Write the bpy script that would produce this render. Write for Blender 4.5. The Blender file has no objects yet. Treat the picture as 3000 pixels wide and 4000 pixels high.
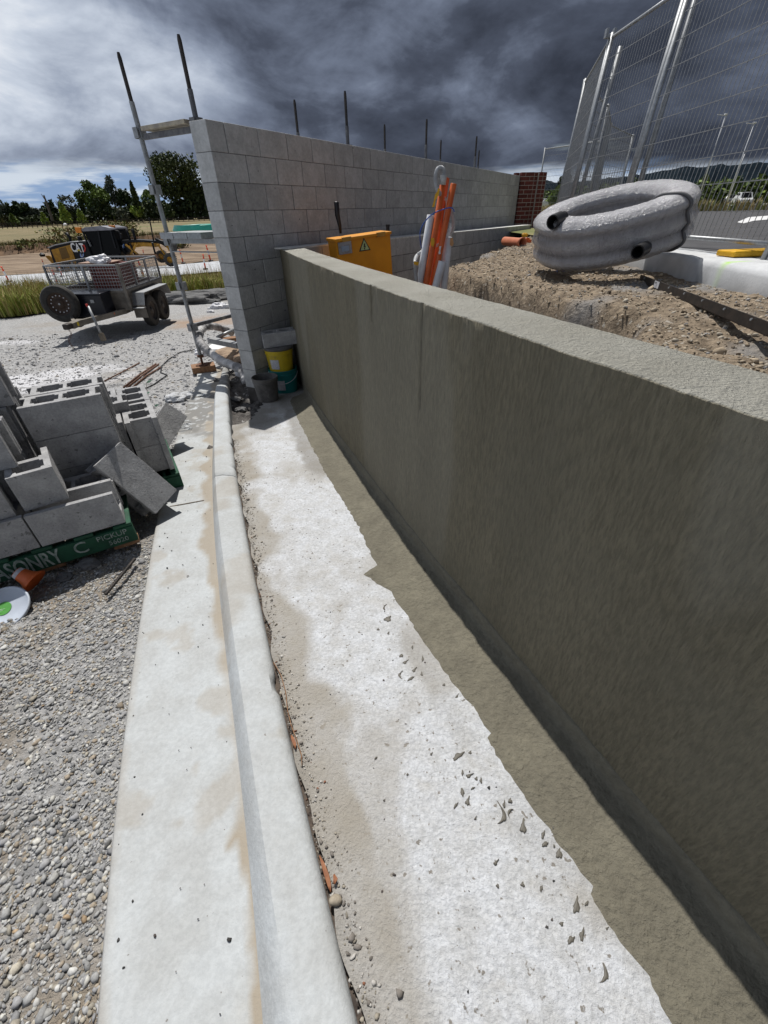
import bpy, bmesh, math, random
import numpy as np
from mathutils import Vector, Matrix
C = bpy.context.scene.collection
scene = bpy.context.scene
random.seed(7); RNG = np.random.default_rng(7)
rad = math.radians
# ------------------------------------------------------------------ camera
PITCH, ROLL, EYE, FPX = 0.620402, -0.0299074, 1.3537, 1638.2
fw = np.array([0, math.cos(PITCH), -math.sin(PITCH)]); rt0 = np.array([1., 0, 0]); up0 = np.cross(rt0, fw)
rt = math.cos(ROLL)*rt0 + math.sin(ROLL)*up0; up = -math.sin(ROLL)*rt0 + math.cos(ROLL)*up0
cd = bpy.data.cameras.new('camera'); cam = bpy.data.objects.new('camera', cd); C.objects.link(cam)
m = Matrix(((rt[0], up[0], -fw[0], 0), (rt[1], up[1], -fw[1], 0), (rt[2], up[2], -fw[2], EYE), (0, 0, 0, 1)))
cam.matrix_world = m
cd.sensor_fit = 'VERTICAL'; cd.sensor_height = 24; cd.sensor_width = 18; cd.lens = FPX/4000*24
cd.clip_start = .02; cd.clip_end = 6000
scene.camera = cam
scene.view_settings.view_transform = 'Standard'; scene.view_settings.look = 'None'
scene.view_settings.exposure = 0.0; scene.view_settings.gamma = 1; scene.view_settings.use_curve_mapping = False
# ------------------------------------------------------------------ sun and sky
SUN_AZ, SUN_EL = -15.0, 62.5
sd = Vector((math.sin(rad(SUN_AZ))*math.cos(rad(SUN_EL)), math.cos(rad(SUN_AZ))*math.cos(rad(SUN_EL)), math.sin(rad(SUN_EL))))
sl = bpy.data.lights.new('sun', 'SUN'); sl.energy = 4.9; sl.angle = rad(.53); sl.color = (1, .965, .91)
so = bpy.data.objects.new('sun', sl); C.objects.link(so); so.rotation_euler = sd.to_track_quat('Z', 'Y').to_euler()
W = bpy.data.worlds.new('World'); scene.world = W; W.use_nodes = True
nt = W.node_tree; nt.nodes.clear()
class NT:
    def __init__(s, t): s.t = t
    def n(s, ty, **k):
        o = s.t.nodes.new(ty)
        for a, v in k.items():
            if a.startswith('i_'):
                key = a[2:]; key = int(key) if key.isdigit() else key.replace('_', ' ')
                if hasattr(v, 'is_output') or isinstance(v, bpy.types.NodeSocket): s.t.links.new(v, o.inputs[key])
                else: o.inputs[key].default_value = v
            else: setattr(o, a, v)
        return o
    def math(s, op, a, b=0., clamp=False):
        o = s.t.nodes.new('ShaderNodeMath'); o.operation = op; o.use_clamp = clamp
        for i, v in enumerate((a, b)):
            if isinstance(v, bpy.types.NodeSocket): s.t.links.new(v, o.inputs[i])
            else: o.inputs[i].default_value = v
        return o.outputs[0]
    def mix(s, f, a, b, bt='MIX'):
        o = s.t.nodes.new('ShaderNodeMix'); o.data_type = 'RGBA'; o.blend_type = bt
        for i, v in ((0, f), (6, a), (7, b)):
            if isinstance(v, bpy.types.NodeSocket): s.t.links.new(v, o.inputs[i])
            else: o.inputs[i].default_value = v if i == 0 else (*v[:3], 1)
        return o.outputs[2]
    def ramp(s, f, stops, interp='LINEAR'):
        o = s.t.nodes.new('ShaderNodeValToRGB'); e = o.color_ramp; e.interpolation = interp
        while len(e.elements) < len(stops): e.elements.new(.5)
        for el, (p, c) in zip(e.elements, stops):
            el.position = p; el.color = (*c, 1) if not isinstance(c, float) else (c, c, c, 1)
        s.t.links.new(f, o.inputs[0]); return o.outputs[0]
    def sstep(s, v, a, b):
        o = s.t.nodes.new('ShaderNodeMapRange'); o.interpolation_type = 'SMOOTHSTEP'
        s.t.links.new(v, o.inputs[0]); o.inputs[1].default_value = a; o.inputs[2].default_value = b
        return o.outputs[0]
    def noise(s, vec, scale, detail=5, rough=.55, dist=0.):
        o = s.n('ShaderNodeTexNoise'); s.t.links.new(vec, o.inputs['Vector'])
        o.inputs['Scale'].default_value = scale; o.inputs['Detail'].default_value = detail
        o.inputs['Roughness'].default_value = rough; o.inputs['Distortion'].default_value = dist
        return o.outputs['Fac']
    def mapv(s, vec, sc=(1, 1, 1), rot=(0, 0, 0), loc=(0, 0, 0)):
        o = s.n('ShaderNodeMapping'); s.t.links.new(vec, o.inputs[0])
        o.inputs['Scale'].default_value = sc; o.inputs['Rotation'].default_value = rot; o.inputs['Location'].default_value = loc
        return o.outputs[0]
w = NT(nt)
tc = w.n('ShaderNodeTexCoord').outputs['Generated']
sep = w.n('ShaderNodeSeparateXYZ', i_0=tc)
X, Y, Z = sep.outputs
az = w.math('ARCTAN2', X, Y)
sky = w.n('ShaderNodeTexSky', sky_type='NISHITA', sun_disc=False, sun_elevation=rad(SUN_EL), sun_rotation=rad(SUN_AZ), altitude=60, air_density=1, dust_density=1.2)
# cloud deck: broad streaks rolling down to the right, dark towards the right
v1 = w.mapv(tc, (1, 1, 2.7), (0, rad(-18), 0), (.3, .1, .0))
n1 = w.noise(v1, 2.3, 9, .57, .35)
n2 = w.noise(w.mapv(tc, (1, 1, 2.0), (0, rad(-24), 0), (4.1, 2, 1)), 6.0, 8, .6, .3)
n3 = w.noise(w.mapv(tc, (1, 1, 5), (0, rad(-8), 0), (9, 2, 1)), 1.0, 2, .5, .1)
left = w.sstep(az, .1, -.62)
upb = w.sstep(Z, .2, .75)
bank = w.math('MULTIPLY', w.sstep(Z, .115, .06), w.sstep(Z, .028, .05))       # the dark belt above the horizon
t = w.math('ADD', w.math('MULTIPLY', w.math('SUBTRACT', n1, .5), 1.35), w.math('MULTIPLY', w.math('SUBTRACT', n2, .5), .85))
t = w.math('ADD', t, w.math('MULTIPLY', w.math('SUBTRACT', n3, .5), .7))
t = w.math('ADD', t, w.math('ADD', w.math('MULTIPLY', left, .56), .255))
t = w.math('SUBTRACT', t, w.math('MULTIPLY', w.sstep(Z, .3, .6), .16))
t = w.math('SUBTRACT', t, w.math('MULTIPLY', bank, .16))
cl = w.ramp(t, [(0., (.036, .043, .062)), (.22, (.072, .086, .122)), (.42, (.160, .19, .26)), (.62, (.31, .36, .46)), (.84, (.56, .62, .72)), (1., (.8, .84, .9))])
hz_n = w.noise(w.mapv(tc, (1, 1, 7), (0, rad(-3), 0), (2, 5, 0)), 3.2, 6, .6, .2)
edge = w.math('ADD', Z, w.math('MULTIPLY', w.math('SUBTRACT', hz_n, .5), -.045))
lowm = w.sstep(w.math('SUBTRACT', edge, w.math('MULTIPLY', left, .022)), .062, .040)
blue = w.mix(.45, (.15, .28, .55), (.4, .5, .62))
low = w.mix(w.sstep(w.noise(w.mapv(tc, (1, 1, 9), (0, 0, 0), (1, 7, 3)), 5, 6, .6), .40, .56), blue, (.62, .69, .78))
low = w.mix(w.sstep(Z, .03, 0.), low, (.55, .62, .70))
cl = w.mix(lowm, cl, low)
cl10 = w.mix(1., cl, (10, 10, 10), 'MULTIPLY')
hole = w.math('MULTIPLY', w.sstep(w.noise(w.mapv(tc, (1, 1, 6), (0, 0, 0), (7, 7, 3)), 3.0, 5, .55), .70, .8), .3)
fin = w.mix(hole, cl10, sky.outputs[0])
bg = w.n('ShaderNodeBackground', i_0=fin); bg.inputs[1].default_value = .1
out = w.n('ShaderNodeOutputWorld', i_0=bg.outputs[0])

# ------------------------------------------------------------------ helpers
def ray(x, y): return fw*FPX + rt*(x-1500) - up*(y-2000)
def G(x, y, z=0.):                                   # photo pixel -> point on the level z
    d = ray(x, y); t = (z-EYE)/d[2]; return np.array([d[0]*t, d[1]*t, z])
def AY(x, y, Yw):                                    # photo pixel -> point at the distance Y
    d = ray(x, y); t = Yw/d[1]; return np.array([d[0]*t, Yw, EYE+d[2]*t])
PZY = [-6, -3, 0, .8, 1.6, 2.7, 3.7, 4.6, 5.5, 7, 9, 12, 20, 28, 40, 60, 150, 400, 3000]
PZZ = [.03, .02, .0, -.05, -.1, -.15, -.215, -.265, -.35, -.47, -.6, -.70, -1.0, -1.35, -1.8, -1.7, .75, 2.0, 3.0]
def zs(y): return np.interp(y, PZY, PZZ)
def Gz(x, y, off=0.):
    z = 0.
    for i in range(60):
        p = G(x, y, z+off); z = .5*z+.5*float(zs(p[1]))
    return p
_tab = np.random.default_rng(3).random((64, 64, 64)).astype(np.float32)
def vn(P, s=1., seed=0):                             # smooth value noise 0..1
    P = np.asarray(P, float)*s + seed*7.31; i = np.floor(P).astype(int); f = P-i; f = f*f*(3-2*f); r = 0
    for dx in (0, 1):
        for dy in (0, 1):
            for dz in (0, 1):
                wgt = np.abs(1-dx-f[..., 0])*np.abs(1-dy-f[..., 1])*np.abs(1-dz-f[..., 2])
                r = r + wgt*_tab[(i[..., 0]+dx) % 64, (i[..., 1]+dy) % 64, (i[..., 2]+dz) % 64]
    return r
def fbm(P, s=1., oct=4, seed=0):
    a, r, t = 1., 0., 0.
    for k in range(oct): r = r + a*vn(P, s*2**k, seed+k); t += a; a *= .5
    return r/t
ORG = {}
def props(o, label=None, cat=None, group=None, kind=None):
    if label: o['label'] = label
    if cat: o['category'] = cat
    if group: o['group'] = group
    if kind: o['kind'] = kind
    return o
def empty(name, loc, label=None, cat=None, group=None, rz=0.):
    o = bpy.data.objects.new(name, None); C.objects.link(o); o.location = loc; o.rotation_euler = (0, 0, rz)
    o.empty_display_size = .1
    ORG[o.name] = np.array(loc, float) if rz == 0 else np.zeros(3)
    return props(o, label, cat, group)
def mkobj(name, V, Fc, mat, parent=None, origin=None, smooth=False, bevel=0.):
    V = np.asarray(V, float)
    if parent is not None and origin is None: o0 = ORG[parent.name]
    elif origin is None: o0 = np.array([V[:, 0].mean(), V[:, 1].mean(), V[:, 2].min()])
    else: o0 = np.array(origin, float)
    me = bpy.data.meshes.new(name); me.from_pydata((V-o0).tolist(), [], [tuple(f) for f in Fc]); me.update()
    if smooth: me.polygons.foreach_set('use_smooth', [True]*len(me.polygons))
    if mat: me.materials.append(mat)
    o = bpy.data.objects.new(name, me); C.objects.link(o)
    if parent is not None:
        o.parent = parent; ORG[o.name] = o0
        if origin is not None: o.location = o0-ORG[parent.name]
    else: o.location = o0; ORG[o.name] = o0
    if bevel:
        b = o.modifiers.new('bevel', 'BEVEL'); b.width = bevel; b.segments = 2; b.limit_method = 'ANGLE'
    return o
class M:
    def __init__(s): s.v = []; s.f = []
    def add(s, V, Fc):
        b = len(s.v); s.v += [tuple(p) for p in V]; s.f += [tuple(i+b for i in f) for f in Fc]; return s
    def box(s, a, b, T=None):
        P = [(x, y, z) for z in (a[2], b[2]) for y in (a[1], b[1]) for x in (a[0], b[0])]
        if T is not None: P = [tuple(T @ Vector(p)) for p in P]
        return s.add(P, [(0, 2, 3, 1), (4, 5, 7, 6), (0, 1, 5, 4), (1, 3, 7, 5), (3, 2, 6, 7), (2, 0, 4, 6)])
    def hexa(s, P): return s.add(P, [(0, 3, 2, 1), (4, 5, 6, 7), (0, 1, 5, 4), (1, 2, 6, 5), (2, 3, 7, 6), (3, 0, 4, 7)])
    def bar(s, p, q, w, h, upv=(0, 0, 1)):
        p, q = Vector(p), Vector(q); d = (q-p).normalized(); sx = d.cross(Vector(upv))
        if sx.length < 1e-4: sx = d.cross(Vector((1, 0, 0)))
        sx.normalize(); u = sx.cross(d); sx *= w/2; u *= h/2
        return s.hexa([p-sx-u, p+sx-u, p+sx+u, p-sx+u, q-sx-u, q+sx-u, q+sx+u, q-sx+u])
    def tube(s, pts, r, n=8, cap=True, closed=False):
        pts = [Vector(p) for p in pts]; N = len(pts); rr = r if isinstance(r, (list, tuple, np.ndarray)) else [r]*N
        prev = None; b = len(s.v)
        for i, p in enumerate(pts):
            d = ((pts[(i+1) % N] if (i < N-1 or closed) else p) - (pts[i-1] if (i > 0 or closed) else p)).normalized()
            if prev is None:
                a = d.orthogonal().normalized()
            else:
                a = (prev-d*prev.dot(d)).normalized()
            prev = a; c = d.cross(a)
            for k in range(n):
                t = 2*math.pi*k/n; s.v.append(tuple(p+(a*math.cos(t)+c*math.sin(t))*rr[i]))
        for i in range(N if closed else N-1):
            j = (i+1) % N
            for k in range(n):
                k2 = (k+1) % n; s.f.append((b+i*n+k, b+i*n+k2, b+j*n+k2, b+j*n+k))
        if cap and not closed:
            s.f.append(tuple(b+k for k in range(n))[::-1]); s.f.append(tuple(b+(N-1)*n+k for k in range(n)))
        return s
    def lathe(s, prof, c, ax=(0, 0, 1), n=24, cap=True):
        ax = Vector(ax).normalized(); a = ax.orthogonal().normalized(); b2 = ax.cross(a); c = Vector(c); b = len(s.v)
        for (r, h) in prof:
            for k in range(n):
                t = 2*math.pi*k/n; s.v.append(tuple(c+ax*h+(a*math.cos(t)+b2*math.sin(t))*r))
        for i in range(len(prof)-1):
            for k in range(n):
                k2 = (k+1) % n; s.f.append((b+i*n+k, b+i*n+k2, b+(i+1)*n+k2, b+(i+1)*n+k))
        if cap:
            s.f.append(tuple(b+k for k in range(n))[::-1]); s.f.append(tuple(b+(len(prof)-1)*n+k for k in range(n)))
        return s
    def obj(s, name, mat, parent=None, origin=None, smooth=False, bevel=0.):
        return mkobj(name, s.v, s.f, mat, parent, origin, smooth, bevel)
def copy_tree(o, parent=None):
    c = o.copy(); C.objects.link(c); c.parent = parent
    for ch in o.children: copy_tree(ch, c)
    return c
def smooth_angle(o, ang=40):
    me = o.data; me.polygons.foreach_set('use_smooth', [True]*len(me.polygons))
    bm = bmesh.new(); bm.from_mesh(me)
    for e in bm.edges:
        if len(e.link_faces) == 2 and e.calc_face_angle(0) > rad(ang): e.smooth = False
    bm.to_mesh(me); bm.free(); return o
def grid(xs_fn, ys, nx):                             # rows at ys, nx columns between xs_fn(y) = (x0, x1)
    P = []
    for y in ys:
        a, b = xs_fn(y); P += [(a+(b-a)*k/(nx-1), y) for k in range(nx)]
    P = np.array(P); i = np.arange(len(ys)-1)[:, None]*nx + np.arange(nx-1)[None]; i = i.ravel()
    return P, np.stack([i, i+1, i+nx+1, i+nx], 1).tolist()
def setcol(o, col, name='Col'):
    a = o.data.color_attributes.new(name, 'FLOAT_COLOR', 'POINT'); a.data.foreach_set('color', np.ascontiguousarray(col, np.float32).ravel())
def text(s, size, mat, parent, name, loc, xdir, ydir, ext=.0015, sx=1., bold=0.):
    cu = bpy.data.curves.new(name, 'FONT'); cu.body = s; cu.size = size; cu.extrude = ext; cu.align_x = 'CENTER'; cu.align_y = 'CENTER'; cu.offset = bold; cu.resolution_u = 3
    t = bpy.data.objects.new(name, cu); C.objects.link(t); bpy.context.view_layer.update()
    me = bpy.data.meshes.new_from_object(t); bpy.data.objects.remove(t); me.name = name
    if me.materials: me.materials.clear()
    me.materials.append(mat)
    o = bpy.data.objects.new(name, me); C.objects.link(o)
    xd = Vector(xdir).normalized(); yd = Vector(ydir); yd = (yd-xd*yd.dot(xd)).normalized(); zd = xd.cross(yd)
    Mx = Matrix((xd*sx, yd, zd)).transposed(); me.transform(Mx.to_4x4())
    o.parent = parent; o.location = Vector(loc)-Vector(ORG[parent.name]); ORG[o.name] = np.array(loc, float)
    return o
# ------------------------------------------------------------------ materials
def pm(name, col, col2=None, scale=8., rough=.8, metal=0., bump=0., bscale=60., bdist=.01, spots=None, attr=None, rand=.0, stretch=(1, 1, 1), detail=6, spec=.35, tint=None, world=False, grain=None, rotv=(0, 0, 0)):
    m = bpy.data.materials.new(name); m.use_nodes = True; t = NT(m.node_tree); b = m.node_tree.nodes['Principled BSDF']
    tcn = t.n('ShaderNodeTexCoord')
    vec = tcn.outputs['Object']
    if world: vec = t.n('ShaderNodeNewGeometry').outputs['Position']
    oi = t.n('ShaderNodeObjectInfo').outputs['Random']
    if rand:
        a = t.n('ShaderNodeVectorMath', operation='ADD'); t.t.links.new(vec, a.inputs[0])
        cx = t.n('ShaderNodeCombineXYZ', i_0=t.math('MULTIPLY', oi, 37.), i_1=t.math('MULTIPLY', oi, 91.)); t.t.links.new(cx.outputs[0], a.inputs[1]); vec = a.outputs[0]
    v = t.mapv(vec, stretch, rotv) if stretch != (1, 1, 1) else vec
    n = t.noise(v, scale, detail, .6)
    if col2 is None: col2 = tuple(c*.72 for c in col)
    c = t.mix(t.sstep(n, .32, .68), col2, col)
    if grain:
        g_ = t.math('ADD', 1-grain[1], t.math('MULTIPLY', t.sstep(t.noise(v, grain[0], 4, .65), .3, .7), 2*grain[1])); c = t.mix(1., c, t.n('ShaderNodeCombineColor', i_0=g_, i_1=g_, i_2=g_).outputs[0], 'MULTIPLY')
    if tint:                                          # broad stains of a second colour
        c = t.mix(t.math('MULTIPLY', t.sstep(t.noise(vec, tint[1], 5, .6, .3), tint[2], tint[2]+.16), tint[3]), c, tint[0])
    if spots:                                         # (colour, scale, threshold)
        vo = t.noise(vec, spots[1], 3, .5)
        c = t.mix(t.sstep(vo, spots[2], spots[2]+.05), c, spots[0])
    if attr:
        an = t.n('ShaderNodeAttribute', attribute_name='Col')
        if attr == 'mul': c = t.mix(1., c, an.outputs['Color'], 'MULTIPLY')
        else:
            sp = t.n('ShaderNodeSeparateColor', i_0=an.outputs['Color'])
            for k, cc in enumerate(attr):
                if cc is not None: c = t.mix(sp.outputs[k], c, cc)
    if rand: c = t.mix(1., c, t.n('ShaderNodeCombineColor', i_0=t.math('ADD', 1-rand/2, t.math('MULTIPLY', oi, rand)), i_1=t.math('ADD', 1-rand/2, t.math('MULTIPLY', oi, rand)), i_2=t.math('ADD', 1-rand/2, t.math('MULTIPLY', oi, rand))).outputs[0], 'MULTIPLY')
    t.t.links.new(c, b.inputs['Base Color'])
    b.inputs['Roughness'].default_value = rough; b.inputs['Metallic'].default_value = metal
    b.inputs['Specular IOR Level'].default_value = spec
    if bump:
        h = t.math('ADD', t.noise(v, bscale, 5, .65), t.math('MULTIPLY', t.noise(v, bscale*.22, 3, .5), .8))
        bn = t.n('ShaderNodeBump', i_Height=h, i_Strength=bump, i_Distance=bdist); t.t.links.new(bn.outputs[0], b.inputs['Normal'])
    return m
def flat(name, col, rough=.6, metal=0., spec=.4):
    return pm(name, col, tuple(c*.8 for c in col), 14, rough, metal, .12, 50, .003, spec=spec)
MT = {}
MT['kerb'] = pm('kerb_concrete', (.425, .445, .455), (.37, .38, .38), 7, .85, 0, .5, 90, .004, spots=((.2, .19, .18), 60, .72), grain=(70, .07), attr=((.28, .235, .175), (.17, .165, .155), None), tint=((.37, .33, .26), 2.2, .6, .45))
MT['slab'] = pm('slab_concrete', (.53, .545, .57), (.455, .46, .465), 15, .9, 0, .9, 120, .009, spots=((.22, .205, .185), 55, .65), grain=(80, .15), attr=((.30, .275, .235), (.18, .165, .14), None), tint=((.38, .36, .32), 5.1, .52, .38))
MT['block'] = pm('block_concrete', (.45, .45, .445), (.36, .36, .355), 7, .92, 0, .8, 60, .006, rand=.22, grain=(40, .10), spots=((.16, .16, .165), 26, .70))
MT['mortar'] = pm('mortar', (.15, .15, .15), None, 20, .95, 0, .5, 90, .004)
MT['newblock'] = pm('new_block_concrete', (.40, .40, .405), (.29, .29, .295), 10, .95, 0, .9, 110, .006, rand=.16, spots=((.18, .18, .18), 46, .66), grain=(90, .12))
MT['galv'] = pm('galvanised_steel', (.34, .35, .36), (.25, .26, .27), 30, .5, .55, .1, 60, .002)
MT['scaf'] = pm('scaffold_steel', (.17, .17, .175), (.10, .10, .11), 18, .6, .45, .3, 40, .003, tint=((.36, .33, .27), 9, .58, .8))
MT['scafg'] = pm('grey_scaffold_steel', (.30, .31, .32), (.2, .205, .21), 18, .55, .5, .3, 40, .003, tint=((.42, .38, .3), 9, .6, .7))
MT['timber'] = pm('timber', (.30, .17, .09), (.17, .085, .045), 14, .8, 0, .3, 60, .003, stretch=(1, 6, 6))
MT['orange'] = pm('orange_plastic', (.62, .13, .03), (.48, .09, .02), 9, .4, 0, .1, 30, .002)
MT['white'] = pm('white_plastic', (.68, .69, .71), (.55, .55, .57), 9, .35, 0, .1, 30, .002)
MT['greyp'] = pm('grey_conduit', (.42, .43, .44), None, 20, .45)
MT['black'] = flat('black_plastic', (.012, .012, .014), .45)
MT['rubber'] = pm('tyre_rubber', (.028, .027, .027), (.05, .047, .042), 12, .85, 0, .3, 40, .004)
MT['yellow'] = pm('yellow_paint', (.72, .30, .012), (.62, .25, .01), 5, .45, 0, .05, 30, .002)
MT['catyellow'] = pm('machine_yellow', (.45, .23, .015), (.30, .15, .015), 6, .5, 0, .1, 30, .002)
MT['machblack'] = flat('machine_black', (.008, .009, .012), .5, 0, .2)
MT['glass'] = flat('dark_glass', (.005, .006, .007), .35, 0, .08)
MT['wire'] = pm('fence_wire', (.30, .305, .31), None, 30, .5, .3)
MT['green'] = pm('green_pallet_paint', (.015, .085, .045), (.010, .05, .028), 12, .7, 0, .3, 40, .003, tint=((.16, .14, .1), 6, .62, .7))
MT['stencil'] = pm('stencil_paint', (.40, .44, .42), (.16, .22, .19), 34, .8, tint=((.02, .09, .05), 22, .56, .9))
MT['white_paint'] = flat('white_paint', (.75, .75, .75), .6)
MT['blue'] = flat('blue_plastic', (.03, .10, .42), .4)
MT['teal'] = pm('teal_plastic', (.01, .20, .19), (.01, .13, .13), 6, .4, 0, .1, 30, .002)
MT['mint'] = pm('green_hose', (.04, .42, .32), None, 6, .35)
MT['byellow'] = pm('bucket_yellow', (.62, .46, .02), (.45, .33, .02), 6, .45, 0, .15, 30, .002, tint=((.18, .15, .1), 9, .62, .8))
MT['paper'] = pm('paper_label', (.55, .55, .57), (.38, .38, .42), 60, .8)
MT['dirty'] = pm('dirty_bucket', (.14, .135, .13), (.07, .067, .065), 9, .7, 0, .4, 30, .004, tint=((.26, .25, .24), 12, .58, .8))
MT['mud'] = pm('wet_mortar', (.11, .10, .08), None, 30, .6, 0, .3, 60, .003, spec=.5)
MT['rust'] = pm('rusty_steel', (.16, .075, .045), (.09, .05, .035), 40, .85, .2, .4, 90, .002)
MT['leaf'] = pm('foliage', (1., 1., 1.), (.6, .62, .6), .6, .7, attr='mul', spec=.2)
MT['bark'] = pm('bark', (.30, .26, .21), (.15, .12, .1), 3, .9, 0, .3, 10, .05)
MT['stone'] = pm('stone', (1., 1., 1.), (.72, .72, .72), 160, .9, 0, .3, 300, .002, attr='mul', world=True)
MT['redbrick'] = pm('red_brick', (.14, .036, .028), (.085, .022, .018), 14, .9, 0, .4, 120, .003, rand=.35)
MT['whitemortar'] = pm('pale_mortar', (.50, .47, .42), None, 20, .95)
MT['dkmetal'] = pm('dark_steel', (.035, .033, .032), (.06, .05, .045), 22, .55, .5, .3, 60, .002)
MT['trailer'] = pm('trailer_steel', (.22, .20, .175), (.13, .12, .105), 7, .6, .45, .25, 30, .003, tint=((.25, .19, .14), 4, .6, .6))
MT['toolbox'] = flat('toolbox_paint', (.008, .010, .018), .3)
MT['redpaint'] = flat('red_paint', (.5, .03, .02), .5)
MT['bollard'] = pm('bollard_orange', (.85, .07, .02), None, 8, .5)
MT['bag'] = pm('plastic_bag', (.75, .75, .78), (.5, .5, .52), 25, .4, 0, .5, 40, .01)
# ================================================================== the setting
def fx(y): return .012*y*y - .422*y + .851           # plan line of the rendered wall's face
def fn(y):                                           # unit normal away from the slab
    d = .024*y-.422; l = math.hypot(1, d); return np.array([1/l, -d/l])
Z4 = lambda x, y: (600+x/2.765, 1350+y/2.765)
Z8 = lambda x, y: (400+x/1.3825, 2400+y/1.3825)
SK = 3000/1659
strip_px = [(425, 810), (395, 900), (355, 1040), (330, 1160), (290, 1420), (265, 1600), (230, 1900), (208, 2212)]
strip_l = np.array([Gz(x*SK, y*SK, -.05)[:2] for x, y in strip_px][::-1])
kl_px = [Z4(*p) for p in [(672, 490), (645, 800), (632, 1200), (640, 1700)]]+[Z8(*p) for p in [(640, 0), (680, 400), (735, 800), (775, 1200), (815, 1700), (855, 2212)]]
kr_px = [Z4(*p) for p in [(800, 475), (820, 800), (865, 1250), (930, 1600)]]+[Z8(*p) for p in [(860, 0), (930, 330), (1020, 750), (1110, 1100), (1210, 1500), (1310, 1950), (1370, 2212)]]
kl = np.array([Gz(*p, -.05)[:2] for p in kl_px][::-1]); kr = np.array([Gz(*p, .035)[:2] for p in kr_px][::-1])
def curve(pts, deg=5):                               # smooth x(y) through the traced edge
    c = np.polyfit(pts[:, 1], pts[:, 0], deg); lo, hi = pts[:, 1].min(), pts[:, 1].max(); dc = np.polyder(c)
    def f(y):
        y = np.asarray(y, float); yc = np.clip(y, lo, hi)
        return np.polyval(c, yc)+np.polyval(dc, yc)*(y-yc)
    return f
XS, XL, XR = curve(strip_l), curve(kl), curve(kr)
def ext(a, b, st): return list(np.arange(a, b, st))
# ---- yard of crushed rock
ys = ext(-2.5, 6, .045)+ext(6, 12, .12)+ext(12, 23, .3)
P, Fc = grid(lambda y: (-5.5-.9*max(y, 0)-.05*max(y, 0)**1.5, XS(min(y, 6.3))+.25 if y < 5.6 else XS(min(y, 6.3))+3.2), ys, 150)
P3 = np.c_[P, np.zeros(len(P))]
hgt = (fbm(P3, 2.2, 4, 1)-.5)*.05+(fbm(P3, 14, 3, 5)-.5)*.022
hgt *= np.clip((XS(np.clip(P[:, 1], -3, 6.3))-P[:, 0])/.25, .15, 1)
V = np.c_[P, zs(P[:, 1])-.085+hgt]
dirtm = np.clip((fbm(P3, .9, 4, 11)-.55)*5, 0, 1)*.8
near = np.clip((3.2-P[:, 1])/2, 0, 1); dirtm = np.maximum(dirtm*.8, near*np.clip((fbm(P3, 3.2, 4, 19)-.45)*5, 0, 1)*.85)
pw = G(130, 1480, -.45); pw2 = G(290, 1440, -.5)
dd = np.minimum(np.hypot((P[:, 0]-pw[0])/1.1, (P[:, 1]-pw[1])/.7), np.hypot((P[:, 0]-pw2[0])/.7, (P[:, 1]-pw2[1])/.35))
whitem = np.clip((1.25-dd+(fbm(P3, 3, 4, 23)-.5)*2.6)*1.1, 0, 1)
s2 = G(40, 1320, -.6); whitem = np.maximum(whitem, np.clip(.8-np.hypot((P[:, 0]-s2[0])/1.5, (P[:, 1]-s2[1])/.25)+(fbm(P3, 2, 4, 29)-.5)*1.6, 0, .8))
s3 = Gz(820, 1255, -.08); orangem = np.clip(1.1-np.hypot((P[:, 0]-s3[0])/1.2, (P[:, 1]-s3[1])/1.1)+(fbm(P3, 2, 4, 31)-.5)*2, 0, .8)
gm = pm('crushed_rock', (.42, .415, .41), (.24, .24, .24), 24, .95, 0, .9, 46, .03, spots=((.46, .46, .46), 30, .60), attr=((.25, .205, .15), (.60, .60, .62), (.36, .25, .17)), detail=9, world=True)
o = mkobj('ground', V, Fc, gm, origin=(0, 0, 0), smooth=True); props(o, kind='structure')
setcol(o, np.c_[dirtm, whitem, orangem, np.ones(len(P))])
# ---- paddock to the horizon
ys = ext(12, 60, 2)+ext(60, 400, 12)+[500, 800, 1500, 3000]
P, Fc = grid(lambda y: (-60-y*1.9, 30+y*1.5), ys, 60)
P3 = np.c_[P, np.zeros(len(P))]
V = np.c_[P, zs(P[:, 1])-.13+np.clip((P[:, 1]-62)/60, 0, 1)*(fbm(P3, .03, 3, 2)-.5)*.6]
pdk = pm('dry_grass', (.215, .170, .095), (.15, .13, .065), .12, 1., 0, .6, 2.2, .2, tint=((.15, .19, .06), .05, .53, .55), detail=9, world=True)
o = mkobj('paddock', V, Fc, pdk, origin=(0, 0, 0), smooth=True); props(o, kind='structure')
E1 = lambda y: -17.6+(y-22.3)*.816
E2 = lambda y: -26.3+(y-33.9)*1.24
E3 = lambda y: -45+(y-60)*1.3
def strip_sheet(name, fl, fr, y0, y1, off, mat, n=24, amp=0., st=.5):
    ys = sorted(set(ext(y0, y1, st)+[y for y in PZY if y0 < y < y1])); P, Fc = grid(lambda y: (fl(y), fr(y)), ys, n)
    P3 = np.c_[P, np.zeros(len(P))]
    o = mkobj(name, np.c_[P, zs(P[:, 1])+off+(fbm(P3, .8, 4, 7)-.5)*amp], Fc, mat, origin=(0, 0, 0), smooth=True)
    return props(o, kind='structure')
strip_sheet('road', E2, E1, 8, 60, -.03, pm('pale_road', (.46, .48, .50), (.38, .39, .41), 1.2, .8, 0, .2, 8, .02, world=True), 8)
strip_sheet('dirt_track', E3, lambda y: E2(y)+.3, 12, 90, .0, pm('bare_earth', (.27, .205, .145), (.13, .09, .06), .6, 1, 0, .9, 3, .12, world=True, stretch=(.35, 1, 1)), 60, .22)
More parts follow.
